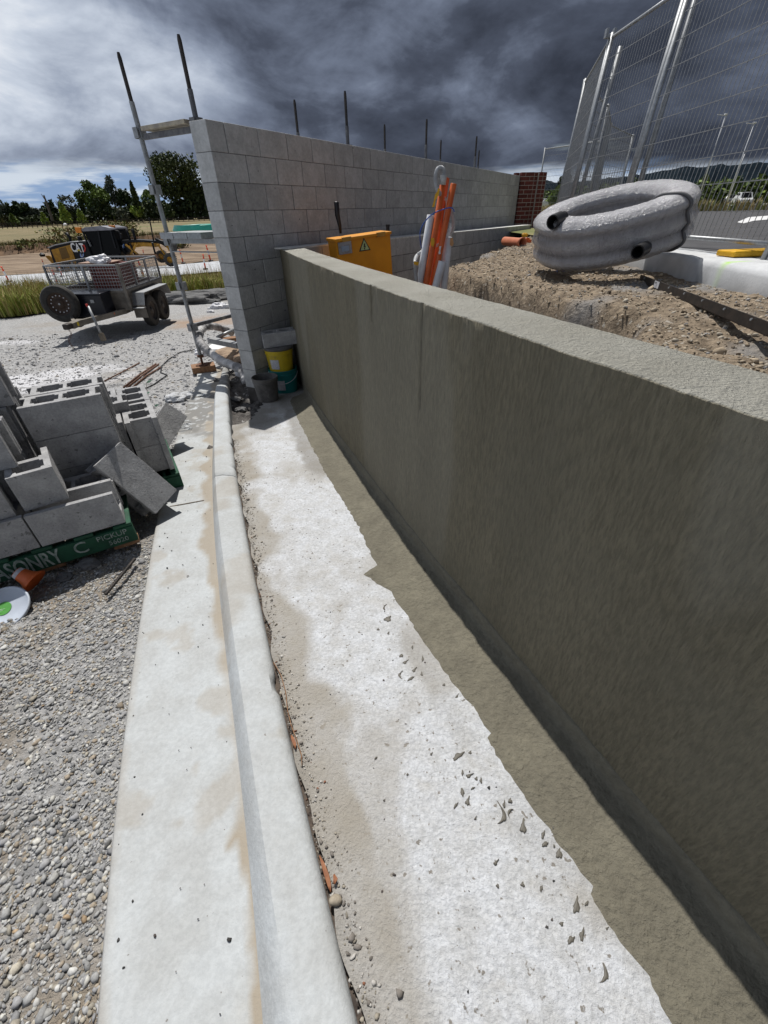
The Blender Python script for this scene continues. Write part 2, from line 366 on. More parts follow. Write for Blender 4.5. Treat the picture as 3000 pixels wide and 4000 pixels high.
# cut earth bank beyond the track
mb = M(); ys = np.arange(14, 100, 1.); Vb = []
for y in ys:
    x = E3(y); nz = float(fbm(np.array([[x, y, 0]]), .3, 3, 9)[0])-.5; z = float(zs(y)); q = nz*1.2
    Vb += [(x+1.6+q, y-1.2, z-.1), (x+.7+q, y-.5, z+.35+nz*.3), (x+.2+q, y-.1, z+.85+nz*.5), (x-1.8, y+1.2, z+.9+nz*.4), (x-6, y+4, z-.1)]
n5 = len(ys); Fb = [(i*5+k, i*5+k+1, i*5+5+k+1, i*5+5+k) for i in range(n5-1) for k in range(4)]
o = mkobj('earth_bank', Vb, Fb, pm('bank_soil', (.19, .115, .065), (.09, .06, .04), .9, 1, 0, .8, 4, .1, world=True), origin=(0, 0, 0)); props(o, kind='structure')
# ---- hills far off on the right
def hills(name, pts, D, dep, mat, seed):
    azs = np.array([math.degrees(math.atan2(*ray(x, y)[:2])) for x, y in pts]); els = np.array([ray(x, y)[2]/math.hypot(*ray(x, y)[:2]) for x, y in pts])
    A = np.arange(azs.min()-12, azs.max()+45, .12); E = np.interp(A, azs, els); R = np.linspace(-1, 1, 15); Vv = []
    for a, e in zip(A, E):
        top = EYE+e*D
        for r in R:
            rr = D+r*dep; nz = (float(vn(np.array([a*2.2, r*3, seed]), 1, seed))-.5)*4.5+(float(vn(np.array([a*5., r*8, seed]), 1, seed))-.5)*2.5
            Vv.append((rr*math.sin(rad(a)), rr*math.cos(rad(a)), max(-2, top*(1-abs(r)**1.7)+nz*(1-abs(r)**4)*(.35 if abs(r) < .05 else 1))))
    nR = len(R); Fh = [(i*nR+k, i*nR+k+1, (i+1)*nR+k+1, (i+1)*nR+k) for i in range(len(A)-1) for k in range(nR-1)]
    return props(mkobj(name, Vv, Fh, mat, origin=(0, 0, 0)), kind='structure')
hm = pm('wooded_hill', (.014, .021, .027), (.007, .011, .016), .012, 1, 0, .5, .05, 6, world=True, spec=0)
hills('hills', [(2122, 702), (2176, 714), (2280, 708), (2371, 698), (2512, 683), (2588, 668), (2675, 655), (2751, 652), (2816, 646), (2860, 646), (2941, 638), (3000, 636)], 1300, 420, hm, 5)
# ---- concrete slab between kerb and wall
ys = ext(-1.2, 5.3, .018)
pit = np.array([Gz(*Z4(*p))[:2] for p in [(905, 855), (1000, 815), (1100, 770), (1000, 640), (960, 560), (1000, 470)]])
def slabL(y):
    x = float(XR(y))+.012+.012*math.sin(y*23)*math.sin(y*7)
    if y > pit[0, 1]: x = max(x, float(np.interp(y, [pit[0, 1], pit[2, 1]-.1, pit[2, 1]+.35, 5.4], [pit[0, 0], pit[2, 0]-.03, pit[2, 0]-.02, pit[2, 0]+.02]))+.015*math.sin(y*60))
    return x
P, Fc = grid(lambda y: (slabL(y), fx(y)+.05), ys, 90)
P3 = np.c_[P, np.zeros(len(P))]
dk = P[:, 0]-XR(P[:, 1]); dwl = fx(P[:, 1])-P[:, 0]
tan_ = np.clip((.18-dk+(fbm(P3, 5, 5, 3)-.5)*.34)*12, 0, 1)*(.5+.65*fbm(P3, 9, 4, 13))
tan_ = np.maximum(tan_, np.clip((fbm(P3*[1, .7, 1], 3.6, 5, 17)-.56)*7, 0, .7)*.65)
edge_s = np.clip((.37-dwl+(fbm(P3, 7, 4, 6)-.5)*.13)*22, 0, 1)*.6*np.clip((fbm(P3, 1.1, 3, 44)-.40)*8, 0, 1)
dirt = np.clip((.05-dk+(fbm(P3, 11, 4, 33)-.5)*.13)*16, 0, 1)*.7
pitd = np.clip((.30-np.hypot(P[:, 0]-pit[2, 0], (P[:, 1]-pit[2, 1])*.5)+(fbm(P3, 8, 4, 35)-.5)*.3)*5, 0, 1)
bkt = Gz(1050, 1573); pitd2 = np.clip((P[:, 1]-4.0+(fbm(P3, 6, 4, 36)-.5)*1.2)*1.4, 0, .7)
V = np.c_[P, zs(P[:, 1])+(fbm(P3, 30, 3, 8)-.5)*.0022+(fbm(P3, 3, 2, 9)-.5)*.004]
o = mkobj('slab', V, Fc, MT['slab'], origin=(0, 0, 0), smooth=True); props(o, kind='structure')
setcol(o, np.c_[np.maximum(tan_, pitd*.6), np.maximum(np.maximum(edge_s, dirt*.6), np.maximum(pitd*.6, pitd2)), np.zeros(len(P)), np.ones(len(P))])
# soil in the gap and the dug hole at the far end
ys = ext(3.0, 8, .03)
P, Fc = grid(lambda y: (float(XR(min(y, 5.2)))-.3, float(XR(min(y, 5.2)))+2.6), ys, 90); P3 = np.c_[P, np.zeros(len(P))]
V = np.c_[P, zs(P[:, 1])-.115+.05*(P[:, 1] > 5.5)+(fbm(P3, 6, 4, 51)-.5)*.20+(fbm(P3, 24, 3, 52)-.5)*.09]
o = mkobj('loose_soil', V, Fc, pm('grey_soil', (.15, .14, .13), (.055, .05, .048), 16, 1, 0, .8, 60, .02, spots=((.42, .41, .4), 22, .64), world=True), origin=(0, 0, 0), smooth=True); props(o, kind='structure')
ys = ext(-1.2, 3.2, .02); P, Fc = grid(lambda y: (float(XR(y))-.03, float(XR(y))+.06), ys, 5); P3 = np.c_[P, np.zeros(len(P))]
o = mkobj('gap_soil', np.c_[P, zs(P[:, 1])-.022+(fbm(P3, 25, 3, 51)-.5)*.03], Fc, pm('dark_gap_soil', (.12, .095, .075), (.05, .04, .035), 30, 1, 0, .6, 90, .01), origin=(0, 0, 0), smooth=True); props(o, kind='structure')
# ---- kerb: gutter tray and upstand
ys = ext(-1.3, 6.35, .02); Vv = []; colr = []
prof_n = 26
for y in ys:
    a, b = float(XS(y)), float(XL(y)); z = float(zs(y))-.05
    row = [(a-.004, z-.16), (a, z-.008), (a+.008, z)]
    row += [(a+.02+(b-a-.0)*k/(prof_n-4), z-.004*math.sin(math.pi*k/(prof_n-4))) for k in range(prof_n-3)]
    for (x, zz) in row: Vv.append((x, y, zz))
nR = len(row); Vv = np.array(Vv)
P3 = Vv*[1, 1, 0]; Vv[:, 2] += (fbm(P3, 20, 3, 61)-.5)*.0012
nx = nR; i = (np.arange(len(ys)-1)[:, None]*nx+np.arange(nx-1)[None]).ravel(); Fc = np.stack([i, i+1, i+nx+1, i+nx], 1).tolist()
o = mkobj('gutter', Vv, Fc, MT['kerb'], origin=(0, 0, 0), smooth=True); props(o, kind='structure')
db = XL(Vv[:, 1])-Vv[:, 0]; da = Vv[:, 0]-XS(Vv[:, 1])
far = np.clip((Vv[:, 1]-.9)/.8, 0, 1)
sed = np.clip((.075*far+.012-db+(fbm(P3*[1, 1, 0], 7, 5, 71)-.5)*(.09+.10*far))*30, 0, 1)
n_ = fbm(P3, 4.5, 5, 77); blob = np.clip((n_-.64)*16, 0, .45)
sed = np.maximum(sed, blob)
nearf = np.clip((.60-Vv[:, 1])/.15, 0, 1); sed = np.maximum(sed, nearf*np.clip((.020-db+(fbm(P3*[1, .5, 1], 14, 5, 74)-.46)*.20)*60, 0, 1)*1.1)
yel = np.clip((.035-da+(fbm(P3, 6, 4, 79)-.5)*.06)*14, 0, .4)
slurry = np.clip((Vv[:, 1]-3.62+(fbm(P3, 5, 5, 81)-.5)*1.2)*3, 0, 1)*np.clip((5.3-Vv[:, 1])*2, .25, 1)*(fbm(P3, 18, 4, 83) > .40)*.9
setcol(o, np.c_[np.maximum(sed*.8, yel), slurry, np.zeros(len(Vv)), np.ones(len(Vv))])
# upstand pieces with tooled joints
yj = float(Gz(*Z4(760, 1390), .03)[1])
def kerb_piece(y0, y1, dz=0., dirty=0.):
    ys = np.linspace(y0, y1, max(3, int((y1-y0)/.02))); Vv = []
    for y in ys:
        a, b = float(XL(y)), float(XR(y)); z = float(zs(y))+.03+dz; wd = b-a
        e = .012*(1 if (y-y0 < .02 or y1-y < .02) else 0)
        fw_ = .050+.034*math.exp(-max(0, y)/.22)-.016*min(1, max(0, (y-1.5)/1.5)); row = [(a-.001, z-.088), (a+fw_*.12, z-.074), (a+fw_*.36, z-.055-e), (a+fw_*.68, z-.022-e), (a+fw_*1.1, z-.002-e), (a+wd*.5, z+.001-e*.5), (b-.040, z-e), (b-.022, z-.004-e), (b-.009, z-.013-e), (b-.001, z-.030), (b, z-.06), (b+.002, z-.2)]
        Vv += [(x, y, zz) for x, zz in row]
    nx = 12; Vv = np.array(Vv); q = Vv*[1, 1, 1]
    rough = (fbm(q, 28, 3, 91)-.5)*.0014; Vv[:, 2] += rough
    chip = np.clip(fbm(q, 9, 3, 93)-.63, 0, 1)*.10; ed = np.tile(np.array([0, 0, 0, 0, 0, 0, 0, .4, 1, 1, .6, 0]), len(ys)); Vv[:, 0] -= chip*ed; Vv[:, 2] -= chip*ed*.5
    i = (np.arange(len(ys)-1)[:, None]*nx+np.arange(nx-1)[None]).ravel(); Fc = np.stack([i, i+1, i+nx+1, i+nx], 1).tolist()
    Fc += [tuple(range(nx))[::-1], tuple((len(ys)-1)*nx+k for k in range(nx))]
    o = mkobj('kerb', Vv, Fc, MT['kerb'], origin=(0, 0, 0)); props(o, kind='structure'); smooth_angle(o, 33)
    c = np.clip((fbm(Vv, 5, 4, 95)-.60)*6, 0, .35)
    setcol(o, np.c_[c, np.maximum(np.full(len(Vv), dirty)*(.4+.6*(fbm(Vv, 14, 4, 97) > .38)), chip*ed*14), np.zeros(len(Vv)), np.ones(len(Vv))])
kerb_piece(-1.3, yj-.004); kerb_piece(yj+.004, 5.0); kerb_piece(5.02, 6.6, -.035, .85)
# gutter joint
gj = [Gz(*Z4(235, 1718), -.05), Gz(*Z4(545, 1670), -.05)]
jm = M(); jm.bar(tuple(gj[0]+[-.03, -.02, .0]), tuple(gj[1]+[0.0, 0, .0]), .007, .002); props(jm.obj('joint_line', pm('joint_dirt', (.16, .13, .10), None, 30, 1)), kind='structure')  # thin brown line laid along the joint across the gutter

# ================================================================== the rendered wall
TOPZ = 1.08
wr = empty('rendered_wall', (fx(2), 2, float(zs(2))), 'long low curving wall with fresh grey-green cement render and smooth top', 'wall')
ys = np.arange(-1.3, 5.16, .0125); Vv = []; side = []
nz = 56
for y in ys:
    f = np.array([fx(y), y]); n = fn(y); zb = float(zs(y))-.1
    row = []
    for k in range(nz): row.append((0., zb+(TOPZ-.006-zb)*k/(nz-1), 0))
    row += [(.003, TOPZ-.002, 1), (.010, TOPZ, 1)]+[(.010+.21*k/13, TOPZ, 2) for k in range(1, 14)]+[(.229, TOPZ-.004, 3), (.232, TOPZ-.02, 3), (.232, TOPZ-.12, 3), (.232, .5, 3), (.232, -.4, 3)]
    for d, z, s_ in row: Vv.append((f[0]+n[0]*d, f[1]+n[1]*d, z)); side.append((d, z, s_, n[0], n[1]))
Vv = np.array(Vv); side = np.array(side); nx = len(row)
A = Vv*np.array([1, 1, .22]); lump = (fbm(A, 9, 4, 101)-.5)*.010+(fbm(Vv, 2.2, 3, 103)-.5)*.012+(fbm(Vv*[1, 1, .35], 34, 3, 102)-.5)*.006
fr = side[:, 2] < 1.5
Vv[:, 0] -= lump*side[:, 3]*fr; Vv[:, 1] -= lump*side[:, 4]*fr
ed = (fbm(Vv*[1, 1, .0], 26, 5, 105)-.5)*.013*((side[:, 2] == 1) | (side[:, 1] > TOPZ-.03))*(side[:, 0] < .02)
Vv[:, 0] -= ed*side[:, 3]; Vv[:, 1] -= ed*side[:, 4]; Vv[:, 2] -= np.abs(ed)*.35
Vv[:, 2] += ((fbm(Vv*[1, 1, 0], 6, 4, 107)-.5)*.004+(fbm(Vv*[1, 1, 0], 40, 3, 108)-.5)*.0035)*(side[:, 2] >= 1)*(side[:, 2] <= 2)
# two control-joint cracks
crk = np.zeros(len(Vv))
for (px, py, z0, wd) in ((1455, 1110, .93, .005), (1629, 1180, .66, .007)):
    yc = float(G(px, py, TOPZ)[1]); m_ = (np.abs(Vv[:, 1]-yc) < wd)*(side[:, 2] < 1)*(side[:, 1] > z0); crk = np.maximum(crk, m_*1.)
Vv[:, 0] += crk*.010
i = (np.arange(len(ys)-1)[:, None]*nx+np.arange(nx-1)[None]).ravel(); Fc = np.stack([i, i+nx, i+nx+1, i+1], 1).tolist()
Fc += [tuple(range(nx)), tuple((len(ys)-1)*nx+k for k in range(nx))[::-1]]
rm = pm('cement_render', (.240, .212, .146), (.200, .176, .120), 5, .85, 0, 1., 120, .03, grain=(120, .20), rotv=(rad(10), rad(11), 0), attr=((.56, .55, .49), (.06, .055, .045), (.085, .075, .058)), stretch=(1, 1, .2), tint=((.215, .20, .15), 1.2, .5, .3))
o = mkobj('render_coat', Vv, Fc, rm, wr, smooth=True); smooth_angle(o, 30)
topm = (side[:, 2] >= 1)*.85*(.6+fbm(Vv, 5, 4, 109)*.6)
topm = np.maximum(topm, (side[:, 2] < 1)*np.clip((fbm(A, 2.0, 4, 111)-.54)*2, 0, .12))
foot_dk = (side[:, 2] < 1)*np.clip((.10-(side[:, 1]-zs(Vv[:, 1]))+(fbm(A*[1, 1, 3], 3, 4, 113)-.5)*.5)*2.5, 0, .55)  # render colour gets darker towards the foot, broken up by noise
setcol(o, np.c_[topm, crk*.6, foot_dk, np.ones(len(Vv))])
# fillet of mortar along its foot
fo_px = [(1000+x/1.8433, 1400+y/1.8433) for x, y in [(240, 310), (290, 430), (370, 600), (430, 710), (500, 850), (580, 970), (680, 1140), (740, 1260), (850, 1490), (750, 1555), (820, 1610), (950, 1670), (1060, 1843)]]+[(1300+x/1.3825, 2300+y/1.3825) for x, y in [(560, 420), (650, 530), (720, 620), (835, 790), (810, 810), (900, 980), (1000, 1090), (1100, 1230), (1200, 1390), (1300, 1500), (1380, 1620), (1350, 1660), (1450, 1810), (1560, 1960), (1659, 2090)]]+[(2300+x/2.37, 3300+y/2.37) for x, y in [(490, 1240), (480, 1310), (600, 1480), (700, 1659)]]
fo = np.array([Gz(*p)[:2] for p in fo_px]); fo = fo[np.argsort(fo[:, 1])]
fo = np.vstack([[[fx(-1.2)-.26, -1.2]], fo]); Vv = []; ys = np.arange(-1.2, 4.62, .014); nf = 22
for y in ys:
    xo = float(np.interp(y, fo[:, 1], fo[:, 0])); xi = fx(y); z = float(zs(y))
    xo += (float(vn(np.array([y*22., 0, 0]), 1, 3))-.5)*.009+(float(vn(np.array([y*70., 0, 0]), 1, 5))-.5)*.01
    if y > 4.45: xo = xi-(xi-xo)*max(.1, (4.62-y)/.17)
    for k in range(nf):
        q = k/(nf-1)
        if q < .8: r = q/.8; Vv.append((xo+(xi-.016-xo)*r, y, z-.004+min(1, r*9)*.008+.030*r**1.6))
        elif q < .93: r = (q-.8)/.13; Vv.append((xi-.016+.006*r, y, z+.034+.055*r))
        else: r = (q-.93)/.07; Vv.append((xi-.010+.016*r, y, z+.089+.004*r))
Vv = np.array(Vv); Vv[:, 2] += ((fbm(Vv*[1, 1, 0], 18, 4, 121)-.5)*.012+(fbm(Vv*[1, 1, 0], 60, 3, 123)-.5)*.007)*np.tile(np.clip(np.arange(nf)/2., 0, 1)*(np.arange(nf) < 17), len(ys))
i = (np.arange(len(ys)-1)[:, None]*nf+np.arange(nf-1)[None]).ravel(); Fc = np.stack([i, i+1, i+nf+1, i+nf], 1).tolist()
o = mkobj('mortar_fillet', Vv, Fc, pm('fillet_mortar', (.170, .156, .117), (.135, .123, .093), 6, .85, 0, 1., 60, .014, grain=(50, .10)), wr, smooth=True)

# ================================================================== tall block wall
CW = np.array([-1.3382, 4.5776]); AW = math.atan2(.865, .5016)
UW = np.array([math.cos(AW), math.sin(AW)]); NW = np.array([math.sin(AW), -math.cos(AW)])
bw = empty('block_wall', (CW[0], CW[1], -.2), 'tall grey concrete block wall, its end nearest the buckets and scaffold', 'wall', rz=AW)
def chamf(a, b, c=.003):
    ax, ay, az_ = a; bx, by, bz = b; V = []; 
    mm = M(); mm.box(a, b); return mm
def wallblock(L, name, Wd=.19, Hh=.1965):
    o = chamf((0, 0, 0), (L, Wd, Hh)).obj(name, MT['block'], None, origin=(0, 0, 0), bevel=.004); return o
full, half = wallblock(.390, 'block'), wallblock(.190, 'block')
for p in (full, half): p.parent = bw
first = {id(full): True, id(half): True}
def put(proto, loc, parent, rz=0., jit=.0015):
    if first.pop(id(proto), None): o = proto
    else: o = proto.copy(); C.objects.link(o)
    o.parent = parent; o.location = (loc[0]+random.uniform(-jit, jit), loc[1]+random.uniform(-jit, jit), loc[2]); o.rotation_euler = (0, 0, rz); return o
WL = 9.8
for k in range(11):
    z = .2*k; x = 0
    if k % 2 == 0: put(half, (0, 0, z), bw); x = .2
    while x < WL-.15:
        if WL-x > .35: put(full, (x, 0, z), bw); x += .4
        else: put(half, (x, 0, z), bw); x += .2
mm = M(); mm.box((.006, .006, -.0), (WL-.01, .184, 2.19)); mm.obj('mortar', MT['mortar'], bw)
mm = M(); mm.box((.004, .002, -.45), (WL, .188, -.003)); mm.obj('footing', pm('damp_footing', (.11, .10, .095), (.06, .055, .05), 9, 1, 0, .5, 40, .01), bw)
# low wall in front of it
A0 = np.array([-.744, 5.115, 1.086]); A1 = np.array([3.77, 12.22, 1.020]); LD = A1-A0; LL = float(np.linalg.norm(LD[:2])); AL = math.atan2(LD[1], LD[0])
lw = empty('low_block_wall', (A0[0], A0[1], A0[2]-1.2), 'low grey block wall with a pale top running in front of the tall block wall', 'wall', rz=AL)
lf = wallblock(.393, 'block', .12, .193); lf.parent = lw; first[id(lf)] = True; tlt = (A1[2]-A0[2])/LL
for k in range(5):
    x = .1 if k % 2 else -.1
    while x < LL-.2:
        o = put(lf, (x, 0, 1.2-.205-.2*k+tlt*x), lw); x += .4
mm = M(); mm.hexa([(0, .003, 0), (LL, .003, 0), (LL, .12, 0), (0, .12, 0), (0, .003, 1.19), (LL, .003, 1.19+tlt*LL), (LL, .12, 1.19+tlt*LL), (0, .12, 1.19)]); mm.obj('mortar', MT['mortar'], lw)
mm = M(); mm.hexa([(-.2, -.002, 1.188), (LL, -.002, 1.188+tlt*LL), (LL, .40, 1.188+tlt*LL), (-.2, .22, 1.188), (-.2, -.002, 1.202), (LL, -.002, 1.202+tlt*LL), (LL, .40, 1.202+tlt*LL), (-.2, .22, 1.202)]); mm.obj('mortar_cap', pm('cap_mortar', (.72, .72, .69), None, 12, .9, 0, .3, 60, .003), lw)
# red brick pier at the far end
bp = empty('brick_pier', (CW[0]+UW[0]*WL, CW[1]+UW[1]*WL, .8), 'red brick pier with pale mortar joints at the far end of the block wall', 'pillar', rz=rad(12))
bk = chamf((0, 0, 0), (.225, .10, .076)).obj('brick', MT['redbrick'], None, origin=(0, 0, 0), bevel=.003); first[id(bk)] = True
bh = chamf((0, 0, 0), (.107, .10, .076)).obj('brick', MT['redbrick'], None, origin=(0, 0, 0), bevel=.003); first[id(bh)] = True
for k in range(15):
    z = -.02+.086*k
    if k % 2: put(bk, (0, -.06, z), bp); put(bh, (.235, -.06, z), bp)
    else: put(bh, (0, -.06, z), bp); put(bk, (.117, -.06, z), bp)
    for q in range(3): put(bh, (.354+.118*q, -.06+(.045 if q % 2 == 0 else 0), z), bp, 0)
    put(bh, (.0, .065, z), bp, math.pi/2)
mm = M(); mm.box((.004, -.055, -.05), (.35, .4, 1.255))
for q in range(3): mm.box((.352+.118*q, -.054+(.045 if q % 2 == 0 else 0), -.05), (.352+.118*(q+1)-.001, .4, 1.25-.002*q))
mm.obj('mortar', MT['whitemortar'], bp)

# ================================================================== right side: soil, kerb, road
def sst(v): v = np.clip(v, 0, 1); return v*v*(3-2*v)
ys = ext(-.5, 8, .04)+ext(8, 16, .2)
def mx0(y): return fx(y)+.24 if y < 5.2 else A0[0]+(y-A0[1])*LD[0]/LD[1]+.0
P, Fc = grid(lambda y: (mx0(y), 2.62 if y < 6.5 else max(2.62+(y-6.5)*.6, mx0(y)+1.2)), ys, 90); P3 = np.c_[P, np.zeros(len(P))]
d = P[:, 0]-np.array([mx0(y) for y in P[:, 1]])
f = sst((P[:, 1]-1.7)/1.0); d0 = .35+.92*f+(fbm(P3, 1.6, 3, 131)-.5)*.35; wd = .55-.36*f
TM_ = .80+.05*f; hz = .10*f+.45*(1-f)+(TM_-.10*f-.45*(1-f))*sst((d-d0)/wd)
farh = sst((P[:, 1]-5.5)/2.5)*.12; hz += farh*sst((d-.2)/.6)
bump_ = (fbm(P3, 5, 4, 133)-.5)*.10+(fbm(P3, 22, 3, 135)-.5)*.04
V = np.c_[P, hz+bump_*.8]
so_m = pm('loose_fill', (.33, .26, .185), (.15, .115, .08), 13, 1, 0, 1., 42, .03, spots=((.42, .38, .32), 27, .63), attr=((.25, .255, .26), (.10, .10, .105), None), detail=9, world=True)
o = mkobj('earth_fill', V, Fc, so_m, origin=(0, 0, 0), smooth=True); props(o, kind='structure')
gry = np.clip((.50-d+(fbm(P3, 2.5, 4, 137)-.5)*.8)*3, 0, .9)*(1-f*.7)
face = f*sst((d0+wd-.02-d)/.2)*np.clip((fbm(P3, 2.2, 3, 139)-.30)*5, 0, .9)
setcol(o, np.c_[np.maximum(gry, np.clip((fbm(P3, 1.8, 3, 141)-.58)*5, 0, .7)), face, np.zeros(len(P)), np.ones(len(P))])
# road level ground beyond
ys = ext(-3, 30, 1.5)+ext(30, 100, 8)+[120, 160, 220, 320, 600]
P, Fc = grid(lambda y: (2.9 if y < 13 else 3.9+(y-13)*.12, 60+y*2.2), ys, 40); P3 = np.c_[P, np.zeros(len(P))]
o = mkobj('verge', np.c_[P, .94+np.clip((P[:, 1]-35)/60, 0, 1)*(-.5)+(fbm(P3, .3, 3, 151)-.5)*.02], Fc, pm('dry_verge', (.30, .25, .13), (.13, .15, .05), .5, 1, 0, .6, 6, .1, world=True), origin=(0, 0, 0), smooth=True); props(o, kind='structure')
fk = [G(2200, 833, .97), G(2690, 820, .97), G(3000, 812, .97)]
kd = (fk[2]-fk[0])[:2]; kd /= np.linalg.norm(kd); f0 = fk[0][:2]-kd*0; f1 = fk[2][:2]+kd*50
asph = pm('asphalt', (.075, .075, .08), (.05, .05, .054), 3, .9, 0, .5, 160, .004, spots=((.15, .15, .15), 140, .66), world=True)
o = mkobj('main_road', [(2.98, -3, .97), (f1[0], -3, .97), (f1[0], f1[1], .97), (f0[0], f0[1], .97), (6.2, 13.5, .97), (4.2, 10, .97), (3.1, 7.2, .97)], [(0, 1, 2, 3, 4, 5, 6)], asph, origin=(0, 0, 0)); props(o, kind='structure')
mk = M(); nrm = np.array([-kd[1], kd[0]])
mk.hexa([(*(f0), .9), (*(f1), .9), (*(f1+nrm*.2), .9), (*(f0+nrm*.2), .9), (*(f0+nrm*.02), 1.03), (*(f1+nrm*.02), 1.03), (*(f1+nrm*.2), 1.03), (*(f0+nrm*.2), 1.03)])
props(mk.obj('road_kerb', MT['kerb']), kind='structure')
# side road beyond
sr = [G(2790, 806, .98)[:2], G(3000, 801, .98)[:2], G(3000, 788.5, .98)[:2]*.9, G(2880, 793.5, .98)[:2]]
o = mkobj('side_road', [(*p, .985) for p in sr], [(0, 1, 2, 3)], pm('pale_asphalt', (.22, .22, .22), None, 3, .9, world=True), origin=(0, 0, 0)); props(o, kind='structure')
# painted arrow on the road
ar = [G(2878, 868, .974), G(2925, 848, .974), G(3060, 838, .974), G(3100, 848, .974), G(2945, 862, .974), G(2905, 872, .974)]
mkobj('road_marking', [tuple(p) for p in ar], [tuple(range(6))[::-1]], MT['white_paint'], origin=(0, 0, 0))['kind'] = 'structure'
# concrete kerb against the fill
ys = np.arange(.6, 6.3, .05); Vv = []
for y in ys:
    xk = 2.47+.02*(y-3)+.015*math.sin(y*2)
    Vv += [(xk, y, .66), (xk-.006, y, .78), (xk, y, .955), (xk+.012, y, .985), (xk+.04, y, 1.0), (xk+.25, y, 1.004), (xk+.49, y, 1.0), (xk+.51, y, .985), (xk+.52, y, .9)]
Vv = np.array(Vv); nx = 9; Vv[:, 2] += (fbm(Vv, 8, 3, 161)-.5)*.012; Vv[:, 0] += (fbm(Vv, 12, 3, 163)-.5)*.014
i = (np.arange(len(ys)-1)[:, None]*nx+np.arange(nx-1)[None]).ravel(); Fc = np.stack([i, i+nx, i+nx+1, i+1], 1).tolist()
Fc += [tuple(range(nx)), tuple((len(ys)-1)*nx+k for k in range(nx))[::-1]]
o = mkobj('kerb', Vv, Fc, pm('chalky_kerb', (.56, .57, .58), (.45, .46, .47), 6, .9, 0, .4, 70, .004, attr=((.20, .20, .20), (.03, .22, .5), (.35, .6, .08))), origin=(0, 0, 0), smooth=True); props(o, kind='structure'); smooth_angle(o, 50)
b1 = G(2870, 990, 1.0); b2 = G(2845, 1025, 1.0)
setcol(o, np.c_[np.clip((.865-Vv[:, 2]+(fbm(Vv, 14, 4, 165)-.5)*.30)*14, 0, .85), np.clip(1-np.hypot((Vv[:, 0]-b1[0])/.06, (Vv[:, 1]-b1[1])/.09), 0, 1), np.clip(1-np.hypot(Vv[:, 0]-b2[0], (Vv[:, 1]-b2[1]))/.05, 0, 1), np.ones(len(Vv))])
# ---- scattered stones (nobody could count them)
ico = bmesh.new(); bmesh.ops.create_icosphere(ico, subdivisions=1, radius=1); IV = np.array([v.co[:] for v in ico.verts]); IF = np.array([[v.index for v in f.verts] for f in ico.faces]); ico.free()
def stones(name, P, size, pal, label, flatz=.6):
    N = len(P); nv = len(IV)
    q = RNG.normal(size=(N, 4)); q /= np.linalg.norm(q, axis=1)[:, None]; a, b, c, d_ = q.T
    Rm = np.stack([1-2*(c*c+d_*d_), 2*(b*c-a*d_), 2*(b*d_+a*c), 2*(b*c+a*d_), 1-2*(b*b+d_*d_), 2*(c*d_-a*b), 2*(b*d_-a*c), 2*(c*d_+a*b), 1-2*(b*b+c*c)], 1).reshape(N, 3, 3)
    sc = RNG.uniform(.45, 1.35, (N, 1, 3)); jit = 1+RNG.uniform(-.38, .38, (N, nv, 1))
    Vv = (IV[None]*jit*sc)@Rm.transpose(0, 2, 1); Vv[:, :, 2] *= flatz; Vv = Vv*size[:, None, None]+P[:, None, :]
    Fv = (IF[None]+(np.arange(N)*nv)[:, None, None]).reshape(-1, 3)
    me = bpy.data.meshes.new(name); me.vertices.add(N*nv); me.vertices.foreach_set('co', Vv.ravel().astype(np.float32))
    me.loops.add(len(Fv)*3); me.loops.foreach_set('vertex_index', Fv.ravel().astype(np.int32)); me.polygons.add(len(Fv)); me.polygons.foreach_set('loop_start', np.arange(0, len(Fv)*3, 3, dtype=np.int32)); me.update(calc_edges=True)
    me.materials.append(MT['stone']); o = bpy.data.objects.new(name, me); C.objects.link(o)
    pal = np.array(pal); ci = RNG.choice(len(pal), N, p=pal[:, 3]/pal[:, 3].sum()); col = pal[ci, :3]*RNG.uniform(.7, 1.25, (N, 1))
    setcol(o, np.c_[np.repeat(col, nv, 0), np.ones(N*nv)]); props(o, kind='stuff'); o['label'] = label; o['category'] = 'gravel'; return o
GP = [(.38, .38, .375, 7), (.29, .29, .295, 5), (.48, .475, .455, 4), (.41, .375, .31, 2.4), (.42, .31, .20, .15), (.19, .19, .185, 2.2), (.53, .52, .48, 1.3), (.32, .27, .21, 2.4)]
def ground_h(P): 
    P3 = np.c_[P, np.zeros(len(P))]; h = (fbm(P3, 2.2, 4, 1)-.5)*.05+(fbm(P3, 14, 3, 5)-.5)*.022
    h *= np.clip((XS(np.clip(P[:, 1], -3, 6.3))-P[:, 0])/.25, .15, 1); return zs(P[:, 1])-.085+h
N = 98000; yy = -.5+RNG.random(N)**1.25*3.9; xx = XS(yy)-.004-RNG.random(N)**1.1*(1.5+.35*np.maximum(yy, 0)); P = np.c_[xx, yy]
dn = fbm(np.c_[P, np.zeros(N)], 1.9, 3, 171); P = P[dn+RNG.random(N)*.35 > .47]; N = len(P)
sz = np.clip(RNG.lognormal(math.log(.0045), .42, N), .0024, .014)
stones('gravel', np.c_[P, ground_h(P)+sz*.25], sz, GP, 'loose mixed grey and tan gravel beside the concrete gutter')
N = 20000; yy = 3.2+RNG.random(N)*7; xx = -.5-RNG.random(N)*(2+yy*.9); k = xx < XS(np.minimum(yy, 6.3))-.01; P = np.c_[xx, yy][k]; N = len(P)
sz = np.clip(RNG.lognormal(math.log(.0085), .5, N), .004, .045)
stones('yard_gravel', np.c_[P, ground_h(P)+sz*.15], sz, [(.33, .33, .34, 6), (.22, .22, .23, 4), (.44, .44, .44, 3), (.36, .31, .24, 1)], 'grey crushed rock over the yard around the trailer')
